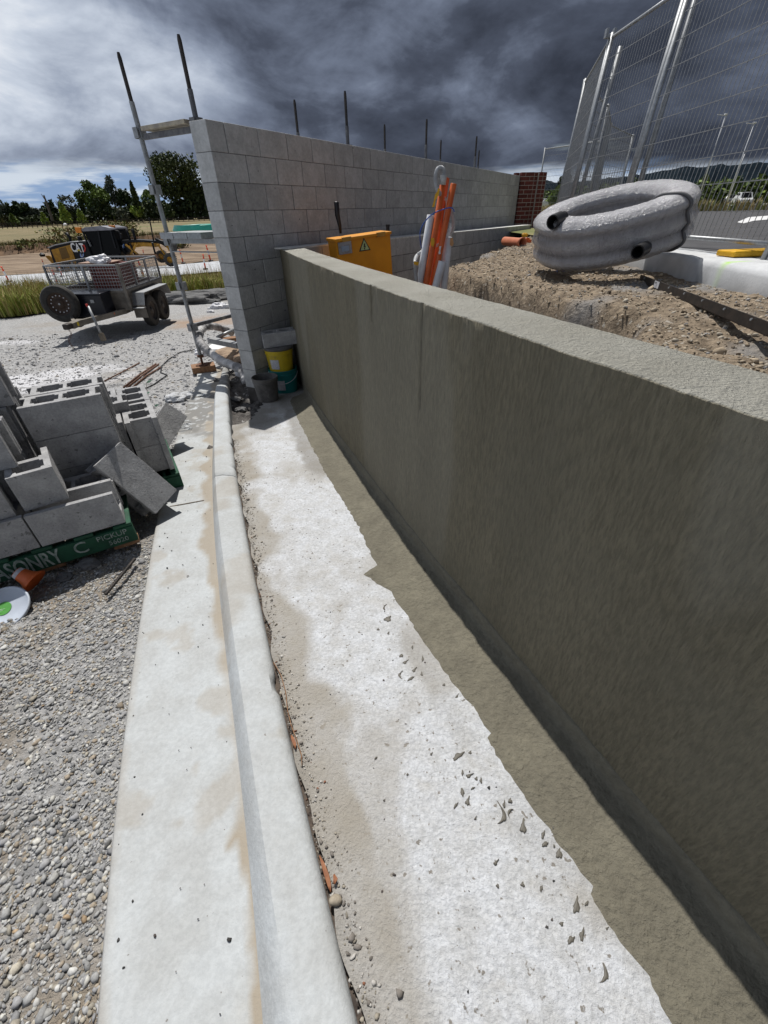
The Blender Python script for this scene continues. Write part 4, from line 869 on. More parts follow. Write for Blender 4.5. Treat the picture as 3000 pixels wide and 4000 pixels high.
mm = M(); mm.tube(Q, R, 18); o = mm.obj('hose', pm('dirty_hose', (.42, .41, .41), (.10, .10, .105), 5, .7, 0, .8, 24, .03, tint=((.60, .59, .58), 3.2, .48, .9)), smooth=True)
props(o, 'thick dirty grey hose looping around the foot of the scaffold', 'hose')
for p, q, Ya, Yb, r, mt, nm, lb in (((850, 1318), (925, 1283), 6.9, 7.3, .028, MT['galv'], 'steel_pipe', 'galvanised pipe lying behind the looped hose'),):
    rod(nm, [AY(*p, Ya), AY(*q, Yb)], r, mt, lb, 'pipe')
mm = M(); mm.bar(AY(822, 1328, 6.6), AY(935, 1350, 6.1), .10, .07); props(mm.obj('steel_beam', MT['scafg'], bevel=.004), 'grey steel beam lying behind the hose, running to the wall end', 'beam')
mm = M(); mm.bar(AY(840, 1330, 7.0), AY(930, 1322, 6.9), .16, .05); props(mm.obj('timber_plank', MT['timber'], bevel=.004), 'brown plank lying beside the grey steel beam', 'plank')
def crumple(name, c, s, mt, label, cat, seed, fl=.35):
    bm = bmesh.new(); bmesh.ops.create_icosphere(bm, subdivisions=4, radius=1); V = np.array([v.co[:] for v in bm.verts]); Fk = [[v.index for v in f.verts] for f in bm.faces]; bm.free()
    V = V*(1+1.3*(fbm(V, 1.6, 5, seed)-.5)[:, None])*np.array(s)*[1, 1, fl]+np.array(c); o = mkobj(name, V, Fk, mt, smooth=False); return props(o, label, cat)
crumple('plastic_sheet', lay((862, 1205), .03), (.28, .14, .3), MT['bag'], 'crumpled white plastic sheet on the yard left of the wall end', 'plastic', 11, .4)
crumple('plastic_sheet', lay((825, 1222), .02), (.10, .05, .1), MT['bag'], 'small scrap of white plastic just nearer than the crumpled sheet', 'plastic', 12, .4)
crumple('plastic_sheet', AY(792, 1378, 6.5), (.11, .07, .12), MT['bag'], 'white plastic scrap lying behind the scaffold foot', 'plastic', 13, .5)
crumple('plastic_sheet', AY(935, 1455, 5.3), (.06, .05, .1), MT['bag'], 'white scrap lying in the hole at the wall end', 'plastic', 14, .6)
mm = M(); a_ = Gz(880, 1350, -.05); mm.box((a_[0]-.30, a_[1]-.25, a_[2]-.03), (a_[0]+.4, a_[1]+.5, a_[2]+.0)); props(mm.obj('plaster_sheet', MT['white_paint']), 'white sheet lying on the soil under the steel beam', 'sheet')
k2 = Gz(885, 1400, -.05); crumple('soil_heap', (k2[0]+.25, k2[1]+.2, k2[2]-.02), (.5, .45, .3), pm('tan_soil', (.36, .27, .19), (.2, .14, .1), 8, 1, 0, .7, 30, .02), 'low heap of reddish soil behind the wall end', 'soil heap', 15, .5)
# ================================================================== trench things behind the wall
def frame(p, q, upv=(0, 0, 1)):
    x = (Vector(q)-Vector(p)).normalized(); z = Vector(upv); y = z.cross(x).normalized(); z = x.cross(y); return x, y, z
TL, TR = Vector(AY(1310, 936, 5.05)), Vector(AY(1527, 905, 5.32)); ex, ey, ez = frame(TL, TR, (.03, 0, 1)); BWd = (TR-TL).length
MB_ = Matrix((ex, ey, ez)).transposed().to_4x4(); MB_.translation = TL
eb = empty('electrical_box', tuple(TL-ez*.9), 'yellow temporary power box with a lightning warning triangle, standing in the trench', 'electrical box')
mm = M(); mm.box((0.006, 0.008, -.9), (BWd-.006, .25, -.02), MB_); mm.obj('housing', MT['yellow'], eb, bevel=.004)
mm = M(); mm.box((-.006, -.006, -.022), (BWd+.006, .262, .004), MB_); mm.obj('lid', MT['yellow'], eb, bevel=.004)
for x in (.12, BWd-.12): mm = M(); mm.box((x-.05, -.010, -.03), (x+.05, .012, .010), MB_); mm.obj('hinge', pm('hinge_metal', (.45, .25, .05), None, 10, .5, .3), eb, bevel=.002)
mm = M(); mm.box((.02, -.0085, -.135), (.165, .0, -.03), MB_); pl = mm.obj('latch_plate', MT['galv'], eb)
mm = M(); mm.box((.05, -.018, -.11), (.13, -.009, -.065), MB_); mm.obj('latch', pm('blue_grey_latch', (.3, .38, .48), None, 10, .4), pl)
tc_ = (BWd*.5, -.0008); s_ = .066
tri = [(tc_[0]-s_, 0, -.135), (tc_[0]+s_, 0, -.135), (tc_[0], 0, -.135+s_*1.75)]
def prism_local(pts, y0, y1, Mx): n = len(pts); mm = M(); mm.add([tuple(Mx @ Vector((x, y, z))) for y in (y0, y1) for x, _, z in pts], [tuple(range(n)), tuple(range(n, 2*n))[::-1]]+[(k, n+k, n+(k+1) % n, (k+1) % n) for k in range(n)]); return mm
prism_local(tri, .004, .009, MB_).obj('warning_triangle', MT['black'], eb)
c_ = Vector((tc_[0], 0, -.135+s_*.58)); tin = [((p[0]-c_.x)*.78+c_.x, 0, (p[2]-c_.z)*.78+c_.z) for p in tri]
prism_local(tin, .002, .0045, MB_).obj('sign_face', pm('sign_yellow_green', (.42, .52, .24), None, 10, .5), eb)
bolt = [(-.006, 0, .03), (.010, 0, .03), (.002, 0, .008), (.013, 0, .008), (-.004, 0, -.026), (-.012, 0, -.012), (-.006, 0, -.012), (-.001, 0, -.002), (-.012, 0, -.002)]
prism_local([(c_.x+x, 0, c_.z-.002+z) for x, _, z in bolt], .0, .0025, MB_).obj('bolt_symbol', MT['black'], eb)
rod('black_pipe', [AY(1331, 912, 5.5), AY(1327, 880, 5.5), AY(1318, 840, 5.5), AY(1314, 790, 5.5), AY(1314, 787, 5.5)], [.012, .020, .027, .027, .018], MT['black'], 'black stand pipe sticking up behind the left end of the yellow box', 'pipe', n=12)
mm = M(); a_ = AY(1515, 885, 5.6); mm.lathe([(.02, -.4), (.02, 0)], a_, (0, 0, 1), 12); mm.lathe([(.024, 0), (.022, .02)], a_, (0, 0, 1), 12); props(mm.obj('stub_pipe', MT['black']), 'short dark pipe stub just behind the right end of the yellow box', 'pipe')
Z6 = lambda x, y: (1550+x/4.0233, 600+y/4.0233)
YC = 4.55
def pipe(name, p, q, r, mt, label, Y0=YC, Y1=YC, open_=True, ext_=1.25):
    a, b = Vector(AY(*Z6(*p), Y0)), Vector(AY(*Z6(*q), Y1)); b = a+(b-a)*ext_; d = (b-a).normalized(); L = (b-a).length; t = M()
    t.lathe([(r*.9, .0), (r, 0.002), (r, L)], a, d, 18, False); t.lathe([(r*.9, 0), (r*.86, .0), (r*.84, .25)], a, d, 18, False); return props(t.obj(name, mt, smooth=True), label, 'conduit')
pipe('orange_conduit', (755, 370), (465, 2030), .031, MT['orange'], 'taller orange conduit with the grey flexible hose plugged into its top')
pipe('orange_conduit', (790, 385), (540, 2080), .022, MT['orange'], 'orange conduit close behind the tallest one in the bundle', YC+.10, YC+.10)
pipe('orange_conduit', (895, 470), (570, 2090), .026, MT['orange'], 'orange conduit on the right with an empty open top', YC-.03, YC-.03)
pipe('white_conduit', (535, 965), (365, 1980), .034, MT['white'], 'tall white conduit left of the orange conduits', YC+.02, YC+.02)
pipe('white_conduit', (715, 1690), (610, 2100), .036, MT['white'], 'short white conduit in front, right of the orange conduits', YC-.05, YC-.05)
pipe('white_conduit', (810, 1310), (735, 2120), .036, MT['white'], 'white conduit at the right of the bundle with a torn top', YC+.03, YC+.03)
pipe('white_conduit', (765, 1700), (735, 2120), .034, MT['white'], 'short white conduit behind the front one, at the far right', YC+.0, YC+.0)
def spline(P, k=8):
    P = [Vector(p) for p in P]; Q = []
    for i in range(len(P)-1):
        p0, p1, p2, p3 = P[max(i-1, 0)], P[i], P[i+1], P[min(i+2, len(P)-1)]
        for j in range(k): f = j/k; Q.append(.5*((2*p1)+(p2-p0)*f+(2*p0-5*p1+4*p2-p3)*f*f+(3*p1-p0-3*p2+p3)*f**3))
    return Q+[P[-1]]
fp = [(735, 345), (742, 290), (720, 240), (685, 225), (640, 250), (615, 330), (612, 420), (625, 520), (660, 610), (745, 710), (830, 850), (880, 960), (897, 1080), (872, 1210), (800, 1320), (720, 1395), (620, 1445), (500, 1490), (390, 1550), (315, 1610), (285, 1700), (292, 1830), (305, 1990), (310, 2150)]
Q = spline([AY(*Z6(*p), YC-.05+(.14 if 8 < i < 20 else 0)) for i, p in enumerate(fp)], 10)
mm = M(); mm.tube(Q, [.0175*(1.07 if i % 2 else .95) for i in range(len(Q))], 12); fc = props(mm.obj('flexible_conduit', MT['greyp'], smooth=False), 'grey ribbed flexible conduit curling around the orange conduits', 'conduit')
mm = M(); a, b = Vector(AY(*Z6(740, 335), YC-.05)), Vector(AY(*Z6(722, 490), YC-.05)); mm.lathe([(.02, 0), (.026, .004), (.026, (b-a).length)], a, (b-a), 18); mm.obj('end_cap', pm('clear_cap', (.5, .5, .48), None, 10, .3), fc, smooth=True)
rod('blue_cable_tie', spline([AY(*Z6(*p), YC-.11+.0*i) for i, p in enumerate(((392, 1490), (370, 1380), (365, 1250), (395, 1150), (450, 1060), (520, 985), (610, 922), (720, 878), (830, 850), (880, 865), (905, 915)))], 5), .0045, MT['blue'], 'blue cord arching in front of the conduits', 'cord', n=6)
def ribbon(name, pts, mt, label, Yd, cat='tape'):
    V = [AY(*Z6(*p), Yd) for p in pts]; V2 = [AY(*Z6(*p), Yd+.006) for p in pts]; n = len(pts); mm = M(); mm.add([tuple(v) for v in V+V2], [tuple(range(n)), tuple(range(n, 2*n))[::-1]]+[(k, n+k, n+(k+1) % n, (k+1) % n) for k in range(n)]); return props(mm.obj(name, mt), label, cat)
tp = pm('warning_tape', (.75, .42, .02), (.6, .3, .02), 30, .5)
ribbon('warning_tape', [(655, 535), (680, 560), (655, 655), (610, 735), (592, 838), (552, 842), (580, 745), (600, 640), (632, 600)], tp, 'yellow tape hanging from the flexible conduit near the top', YC-.09)
ribbon('warning_tape', [(535, 1330), (585, 1325), (592, 1400), (572, 1465), (535, 1440)], tp, 'yellow tape patch on the tallest orange conduit', YC-.08)
ribbon('warning_tape', [(268, 1690), (345, 1705), (335, 1760), (268, 1740)], tp, 'yellow tape wrapped round the lower bend of the flexible conduit', YC-.11)
ribbon('paper_tag', [(668, 1460), (700, 1455), (685, 1530), (690, 1575), (660, 1585), (655, 1550), (672, 1510)], MT['white_paint'], 'torn white paper tag on the right orange conduit', YC-.07, 'tag')
ribbon('torn_tape', [(830, 1090), (855, 1095), (850, 1150), (862, 1160), (820, 1300), (775, 1340), (770, 1220), (820, 1170)], MT['bag'], 'torn white tape at the top of the right white conduit', YC-.02)
ribbon('orange_scrap', [(840, 1330), (880, 1320), (895, 1420), (870, 1460), (835, 1440)], pm('tan_cap', (.55, .3, .14), None, 10, .6), 'pale orange plastic piece hanging beside the torn white conduit', YC-.02, 'scrap')
# ================================================================== wrapped coil of drainage pipe
Lp, Rp = Vector(AY(2106, 856, 4.25)), Vector(AY(2686, 690, 4.25))
e1 = (Rp-Lp).normalized(); e2 = Vector((0.03, 1, .125)); e2 = (e2-e1*e2.dot(e1)).normalized(); n_ = e1.cross(e2).normalized()
ra = (Rp-Lp).length/2-.115; rb = .44; cc = (Lp+Rp)/2-n_*.065
wc = empty('pipe_coil', tuple(cc-n_*.45), 'coil of black drainage pipe wrapped in shiny plastic film, leaning on the kerb', 'pipe coil')
def ringp(a, rs, k, dn=0.): 
    A_ = abs(math.cos(a))**.86*math.copysign(1, math.cos(a)); B_ = abs(math.sin(a))**.86*math.copysign(1, math.sin(a)); return cc+e1*(ra+rs)*A_+e2*(rb+rs)*B_-n_*(k+dn)
NT_ = 3
for k in range(NT_):
    mm = M(); 
    for off in (-.052, .050): mm.tube([ringp(a, off, .122*k) for a in np.linspace(0, 2*math.pi, 60, endpoint=False)], .046, 12, closed=True)
    mm.obj('pipe_turn', MT['black'], wc, smooth=True)
NA, NC = 260, 60; Vv = []
prof = []
for q in range(NC):
    t_ = 2*math.pi*q/NC; cx, cy = math.cos(t_), math.sin(t_); hh = .122*(NT_-1)/2+.060
    sx_ = abs(cx)**.55*math.copysign(1, cx); sy_ = abs(cy)**.55*math.copysign(1, cy); z_ = sy_*hh
    groove = .040*abs(math.sin(math.pi*(z_+hh-.003)/.122)) if abs(sy_) < .97 else .008
    prof.append((sx_*(.104+groove*.75), z_, cx))
for i in range(NA):
    a = 2*math.pi*i/NA
    for (dr, dz, cx) in prof: Vv.append(ringp(a, dr, .122*(NT_-1)/2-dz))
Vv = np.array([tuple(v) for v in Vv])
ia = np.repeat(np.arange(NA)/NA*28, NC); wr1 = fbm(np.c_[ia*3.2, Vv[:, 2]*5, Vv[:, 1]*2], 1, 4, 401)-.5; wr2 = np.abs(fbm(Vv, 9, 3, 403)-.5)
cen = np.repeat(np.array([tuple(ringp(2*math.pi*i/NA, 0, .122)) for i in range(NA)]), NC, 0); dirv = Vv-cen; dirv /= np.linalg.norm(dirv, axis=1)[:, None]
wr3 = fbm(np.c_[ia*9, Vv[:, 2]*2.2, Vv[:, 1]*4], 1, 3, 405)-.5
wr4 = np.abs(fbm(np.c_[ia*14, Vv[:, 2]*1.2, Vv[:, 1]*0], 1, 3, 407)-.5)
Vv += dirv*(wr1*.006+wr3*.004-wr4*.012+.003)[:, None]
Fk = [(i*NC+q, ((i+1) % NA)*NC+q, ((i+1) % NA)*NC+(q+1) % NC, i*NC+(q+1) % NC) for i in range(NA) for q in range(NC)]
fm = bpy.data.materials.new('plastic_film'); fm.use_nodes = True; t_ = NT(fm.node_tree); pb = fm.node_tree.nodes['Principled BSDF']
geo = t_.n('ShaderNodeTexCoord').outputs['Object']; nn_ = t_.noise(geo, 7, 6, .6, .4)
t_.t.links.new(t_.ramp(nn_, [(.3, (.52, .51, .53)), (.6, (.64, .63, .65)), (.75, (.80, .79, .81))]), pb.inputs['Base Color'])
pb.inputs['Roughness'].default_value = .18; pb.inputs['Specular IOR Level'].default_value = .7
hgt_ = t_.math('ADD', t_.math('MULTIPLY', t_.noise(t_.mapv(geo, (1, 1, .25)), 26, 5, .65, .8), .8), t_.noise(geo, 60, 4, .6, .5)); bn = t_.n('ShaderNodeBump', i_Height=hgt_, i_Strength=1., i_Distance=.024); t_.t.links.new(bn.outputs[0], pb.inputs['Normal'])
tr = t_.n('ShaderNodeBsdfTransparent'); mx_ = t_.n('ShaderNodeMixShader'); an_ = t_.n('ShaderNodeAttribute', attribute_name='Col'); t_.t.links.new(t_.math('MULTIPLY', t_.math('ADD', .04, t_.math('MULTIPLY', an_.outputs['Fac'], .58)), t_.math('ADD', .75, t_.math('MULTIPLY', t_.noise(t_.mapv(geo, (1, 1, .3)), 26, 5, .6, .3), .5))), mx_.inputs[0]); t_.t.links.new(pb.outputs[0], mx_.inputs[1]); t_.t.links.new(tr.outputs[0], mx_.inputs[2])
t_.t.links.new(mx_.outputs[0], fm.node_tree.nodes['Material Output'].inputs[0])
o = mkobj('plastic_wrap', Vv, Fk, fm, wc, smooth=True)
hh_ = .122*(NT_-1)/2+.060; sf = np.tile(np.array([min(1, max(0, (abs(p_[2])-.30)*2.2))*(.42+.58*(1-abs(math.sin(math.pi*(p_[1]+hh_-.003)/.122)))**1.3) for p_ in prof]), NA); setcol(o, np.c_[sf, sf, sf, np.ones(len(sf))])
def pend(px, Yd, d, r, L):
    a = Vector(AY(*px, Yd)); d = Vector(d).normalized(); L = min(L, .16); mm = M(); mm.lathe([(r, 0), (r, L)], a, d, 24, False); mm.lathe([(r, 0), (r*.82, 0), (r*.8, .18), (.001, .18)], a, d, 24, False); o = mm.obj('pipe_end', MT['black'], wc, smooth=False); smooth_angle(o)
    return a
pe = pend((2158, 868), 3.98, (.75, .75, .18), .050, .12); pend((2490, 985), 3.56, (.72, .75, .1), .046, .16)
sa = 5.25; mm = M(); st = []
for q in range(NC):
    dr, dz, cx = prof[q]; v = ringp(sa, dr*1.06+(.012 if cx > 0 else -.012), .122-dz*1.03); st.append(v)
mm.tube(st, .012, 6, closed=True); mm.obj('strap', flat('grey_strap', (.09, .09, .095), .6), wc, smooth=True)
crumple('blue_bag', G(2200, 1068, .83), (.13, .05, .06), MT['blue'], 'flat blue plastic scrap under the wrapped coil', 'plastic', 16, .4)
# steel angle, terracotta pipe, scraps
a, b = Vector(G(2500, 1086, .875)), Vector(G(3000, 1283, .905)); b = a+(b-a)*1.5
ab = empty('steel_angle', tuple(a), 'long dark steel angle bar lying on the fill in front of the kerb', 'steel bar')
mm = M(); mm.bar(a, b, .006, .048); mm.bar(a+Vector((.032, 0, -.027)), b+Vector((.032, 0, -.027)), .058, .006); mm.obj('angle', MT['dkmetal'], ab)
for k in range(10): p = a.lerp(b, .05+.095*k); mm = M(); mm.lathe([(.006, 0), (.006, .006)], p+Vector((-.008, 0, .012)), (-1, 0, .2), 8); mm.obj('rivet', MT['galv'], ab)
mm = M(); p = a.lerp(b, .13); q = a.lerp(b, .165); mm.bar(p+Vector((-.0035, 0, 0)), q+Vector((-.0035, 0, 0)), .003, .042); mm.obj('sticker', MT['paper'], ab)
p1, p2 = Vector(G(1970, 951, .93)), Vector(G(2040, 958, .93)); d = p2-p1; L = d.length; mm = M(); mm.lathe([(.048, 0), (.055, .0), (.055, L*.9), (.064, L*.92), (.064, L), (.052, L), (.05, L*.5)], p1+Vector((0, 0, .03)), d, 24, False)
props(mm.obj('clay_pipe', pm('terracotta', (.50, .17, .09), (.4, .13, .07), 9, .7), smooth=True), 'short terracotta pipe lying on top of the fill', 'pipe')
crumple('orange_scrap', G(2058, 945, .95), (.07, .03, .07), MT['orange'], 'broken orange shard right of the terracotta pipe', 'shard', 17, .8)
crumple('yellow_scrap', G(2050, 918, .99), (.05, .03, .05), tp, 'small yellow scrap above the terracotta pipe', 'scrap', 18, .6)
crumple('paper_scrap', G(2467, 1262, .72), (.022, .014, .03), MT['white_paint'], 'small crumpled white paper on the fill slope', 'paper', 19, .8)
# ================================================================== temporary fencing
def panel(p, q, z0, z1, label, nv, nh, lean_=1):
    p, q = Vector((*p, 0)), Vector((*q, 0)); d = (q-p).normalized(); t = empty('mesh_fence', (p.x, p.y, z0), label, 'fence', 'temporary fence panels along the road')
    P = lambda f, z: p.lerp(q, f)+Vector(((z-2.75)*.07*lean_, 0, z)); mm = M()
    L = (q-p).length; e = .03/L
    for f, nm in ((e, 'post'), (1-e, 'post')): mm = M(); mm.tube([P(f, z0), P(f, z1+.04)], .025, 10); mm.obj(nm, MT['galv'], t, smooth=True)
    for z, nm in ((z0+.14, 'bottom_rail'), (z1, 'top_rail')): mm = M(); mm.tube([P(e, z), P(1-e, z)], .017, 10); mm.obj(nm, MT['galv'], t, smooth=True)
    mm = M()
    for k in range(1, nv): mm.tube([P(k/nv, z0+.14), P(k/nv, z1)], .0026, 4, False)
    for k in range(1, nh): z = z0+.14+(z1-z0-.14)*k/nh; mm.tube([P(e, z), P(1-e, z)], .0042, 4, False)
    o = mm.obj('wire_mesh', MT['wire'], t); o['kind'] = 'stuff'; return t
fp_ = [(3.0, 1.15), (2.98, 3.52), (2.95, 5.93), (2.90, 7.42), (3.48, 9.60), (4.85, 11.75), (6.03, 14.2), (7.7, 16.4), (5.95, 19.1)]
fl_ = ['fence panel at the far right edge of the photo nearest the camera', 'tall wire mesh fence panel on the right reaching out of the top of the photo', 'fence panel between the two tall posts above the wrapped coil', 'fence panel running straight away behind the tall left post', 'next fence panel curving away behind the edge-on one', 'far fence panel behind the mesh with a dark sloping top rail', 'far fence panel beyond the dark sloping rail', 'farthest fence panel on the left beside the brick pier']
for k in range(8):
    L = math.dist(fp_[k], fp_[k+1]); panel(fp_[k], fp_[k+1], .96, 3.0, fl_[k], max(10, int(L/.058)), 10, 1 if k < 4 else 0)
mm = M(); c = Vector((2.90, 7.42, 3.0)); mm.box((c.x-.06, c.y-.03, c.z-.0), (c.x+.06, c.y+.03, c.z+.03)); mm.box((c.x-.06, c.y-.03, c.z+.03), (c.x-.03, c.y+.03, c.z+.08)); mm.box((c.x+.03, c.y-.03, c.z+.03), (c.x+.06, c.y+.03, c.z+.08)); props(mm.obj('fence_clamp', MT['galv'], bevel=.003), 'metal clamp on top of the tall left fence post', 'clamp')
for k, (x, y, dx) in enumerate(((3.10, 5.99, .0), (3.02, 7.50, .06))):
    mm = M(); mm.tube([(x-.12, y, .97), (x+dx+.02, y+.02, 3.3 if k == 0 else 2.95)], .028, 10); props(mm.obj('fence_stay', MT['galv'], smooth=True), ('galvanised stay tube beside the right tall fence post', 'galvanised stay tube beside the left tall fence post')[k], 'stay')
mm = M(); a = G(2965, 990, 1.02); Mf = Matrix.Translation(Vector(a)) @ Matrix.Rotation(rad(4), 4, 'Z'); mm.box((-.28, -.09, -.012), (.5, .10, .028), Mf); props(mm.obj('yellow_weight', pm('foot_yellow', (.75, .42, .02), None, 10, .5), bevel=.01), 'yellow plastic fence weight lying on the kerb at the right edge', 'fence weight')
# ================================================================== things along the road
def lamp(bpx, tpx, arm, label):
    b = G(*bpx, .97); D = math.hypot(b[0], b[1]); d = ray(*tpx); tt = D/math.hypot(d[0], d[1]); hz_ = EYE+d[2]*tt
    t = empty('street_light', tuple(b), label, 'street light', 'light poles across the road'); mm = M(); mm.tube([b, (b[0], b[1], hz_)], [.06, .035], 10); mm.obj('pole', MT['white'], t, smooth=True)
    if arm: mm = M(); mm.tube([(b[0], b[1], hz_-.05), (b[0]-arm*.86, b[1]-arm*.3, hz_-.02)], .022, 8); mm.obj('arm', MT['white'], t, smooth=True); mm = M(); mm.box((b[0]-.12, b[1]-.12, hz_-.02), (b[0]+.12, b[1]+.12, hz_+.08)); mm.obj('lamp_head', MT['white'], t, bevel=.02)
lamp((2716, 811), (2834, 448), 1.15, 'white street light pole with a side arm, left of the two with arms')
lamp((2829, 808), (2969, 479), 1.15, 'white street light pole with a side arm at the right edge')
lamp((2834, 809), (2893, 603), 0, 'shorter white pole without an arm, behind the fence mesh')
def car(c, s, yaw, body, label, tall=1., cat='car'):
    t = empty('parked_car', tuple(c), label, cat); Mx = Matrix.Translation(Vector(c)) @ Matrix.Rotation(yaw, 4, 'Z') @ Matrix.Scale(s, 4)
    pr = [(-2.2, .35), (-2.25, .75), (-1.3, .95), (-.75, 1.42*tall), (.9, 1.45*tall), (1.6, 1.0), (2.2, .9), (2.25, .35)]; n = len(pr); mm = M(); mm.add([tuple(Mx @ Vector((x, y*(.8 if z > 1.1 else 1), z))) for y in (-.85, .85) for x, z in pr], [tuple(range(n)), tuple(range(n, 2*n))[::-1]]+[(k, n+k, n+(k+1) % n, (k+1) % n) for k in range(n)]); mm.obj('body', body, t, bevel=.04*s)
    for y in (-.76, .76):
        mm = M(); mm.add([tuple(Mx @ Vector((x, y+(.012 if y > 0 else -.012), z))) for x, z in ((-1.1, .98), (-.68, 1.34*tall), (.8, 1.36*tall), (1.3, 1.0))], [(0, 1, 2, 3)]); mm.obj('side_window', MT['glass'], t)
        for x in (-1.4, 1.4): mm = M(); mm.lathe([(.02, -.1), (.33, -.1), (.33, .1), (.02, .1)], Mx @ Vector((x, y*1.05, .33)), Mx.to_3x3() @ Vector((0, 1, 0)), 18, False); mm.obj('wheel', MT['rubber'], t)
    for xs_ in ((-1.36, -.80), (1.55, .98)): mm = M(); mm.add([tuple(Mx @ Vector((x, y, z))) for x, y, z in ((xs_[0], -.66, .99), (xs_[0], .66, .99), (xs_[1], .56, 1.40*tall), (xs_[1], -.56, 1.40*tall))], [(0, 1, 2, 3)]); mm.obj('windscreen', MT['glass'], t)
carw = flat('car_white', (.65, .66, .66), .3)
g = AY(2892, 804, 78); car(g, 1, rad(70), carw, 'white pickup seen through the fence at the right edge', 1.15, 'car')
g = AY(2846, 800, 92); car(g, 1, rad(60), flat('car_grey', (.15, .16, .17), .3), 'small grey car left of the white pickup', 1)
g = G(2136, 821, .97); car(g+[.2, 1, 0], 1, rad(5), carw, 'white vehicle half hidden behind the brick pier', 1.1)
g = G(2918, 800, .99)*1.0; 
sb = empty('sign_board', tuple(g), 'grey back of a road sign board on legs above the vehicles', 'sign'); 
tz = lambda py, base: EYE+ray(2918, py)[2]*math.hypot(base[0], base[1])/math.hypot(*ray(2918, py)[:2])
g2 = G(2921, 795, .99); w1 = (G(2950, 795, .99)-G(2905, 795, .99)); zt, zb = tz(738, g2), tz(772, g2)
mm = M(); mm.bar((g2[0]-w1[0]*.5, g2[1]-w1[1]*.5, (zt+zb)/2), (g2[0]+w1[0]*.4, g2[1]+w1[1]*.4, (zt+zb)/2), .1, zt-zb); mm.obj('panel', flat('sign_back', (.25, .26, .27), .6), sb)
mm = M(); mm.tube([(g2[0], g2[1]+.1, .9), (g2[0], g2[1]+.1, zb+.1)], .06, 8); mm.obj('leg', MT['galv'], sb)
# ================================================================== trailer
TZ = -.66; TO = Vector((-6.07, 10.0, TZ)); TRZ = rad(3.5)
TM = Matrix.Translation(TO) @ Matrix.Rotation(TRZ, 4, 'Z') @ Matrix.Rotation(rad(1.2), 4, 'Y')
tr_ = empty('box_trailer', tuple(TO), 'tandem axle box trailer with a mesh cage, spare wheel and black toolbox', 'trailer')
def tb_(nm, a, b, mt, par=None, bev=.004): mm = M(); mm.box(a, b, TM); return mm.obj(nm, mt, par or tr_, bevel=bev)
def tbar(nm, p, q, w_, h_, mt, par=None, upv=(0, 0, 1)): mm = M(); mm.bar(TM @ Vector(p), TM @ Vector(q), w_, h_, upv); return mm.obj(nm, mt, par or tr_, bevel=.003)
HW, TLn, Z0, Z1, Z2 = .71, 2.15, .44, .80, 1.31
tb_('floor', (-HW, 0, Z0), (HW, TLn, Z0+.03), MT['trailer'])
tb_('side_panel', (HW-.02, 0, Z0), (HW, TLn, Z1), MT['trailer']); tb_('side_panel', (-HW, 0, Z0), (-HW+.02, TLn, Z1), MT['trailer'])
tb_('front_panel', (-HW, -.02, Z0), (HW, 0, Z1), MT['trailer']); tb_('tailgate', (-HW, TLn, Z0), (HW, TLn+.02, Z1), MT['trailer'])
for s in (1, -1):
    tbar('top_rail', (s*(HW+.01), -.02, Z1), (s*(HW+.01), TLn, Z1), .045, .045, MT['trailer']); tbar('swage_rib', (s*(HW+.012), 0, Z1-.13), (s*(HW+.012), TLn, Z1-.13), .02, .03, MT['trailer'])
for y in (-.03, TLn+.02): tbar('top_rail', (-HW, y, Z1), (HW, y, Z1), .045, .045, MT['trailer'])
cg = empty('cage', tuple(TO)); cg.parent = tr_; cg.location = (0, 0, 0)
def side(p, q, nv, nh, cuts):
    p, q = Vector(p), Vector(q); up_ = Vector((0, 0, Z2-Z1-.03))
    for nm, a, b in (('cage_rail', p+up_, q+up_), ('cage_rail', p+Vector((0, 0, .025)), q+Vector((0, 0, .025)))): tbar(nm, a, b, .032, .032, MT['galv'], cg)
    for f in [0, 1]+cuts: tbar('cage_post', p.lerp(q, f), p.lerp(q, f)+up_, .034, .034, MT['galv'], cg, (0, 1, 0))
    mm = M()
    for k in range(1, nv): a = p.lerp(q, k/nv); mm.tube([TM @ a, TM @ (a+up_)], .0036, 4, False)
    for k in range(1, nh): u_ = up_*(k/nh); mm.tube([TM @ (p+u_), TM @ (q+u_)], .005, 4, False)
    o = mm.obj('wire_mesh', MT['galv'], cg); o['kind'] = 'stuff'
side((-HW, -.03, Z1), (HW, -.03, Z1), 26, 8, [.52]); side((HW, -.03, Z1), (HW, TLn, Z1), 30, 8, [.33, .66]); side((-HW, -.03, Z1), (-HW, TLn, Z1), 26, 8, [.5]); side((-HW, TLn, Z1), (HW, TLn, Z1), 16, 6, [.5])
tbar('corner_post', (HW+.03, -.05, Z0-.02), (HW+.03, -.05, Z2), .05, .05, MT['trailer'], None, (0, 1, 0))
for k, y in enumerate((.62, 1.34)):
    for s in (1, -1):
        cw = TM @ Vector((s*(HW+.13), y, .32)); wh = M(); axv = TM.to_3x3() @ Vector((s, 0, 0)); wh.lathe([(.19, -.085), (.27, -.09), (.31, -.075), (.325, -.04), (.325, .04), (.31, .075), (.27, .09), (.20, .085), (.19, .05)], cw, axv, 36, False); wo = wh.obj('wheel', MT['rubber'], tr_); smooth_angle(wo, 30)
        mm = M(); mm.lathe([(.20, .06), (.17, .05), (.15, .02), (.08, .035), (.07, .055), (.02, .06), (.001, .06)], cw, axv, 24, False); mm.obj('rim', MT['dkmetal'], wo, smooth=True)
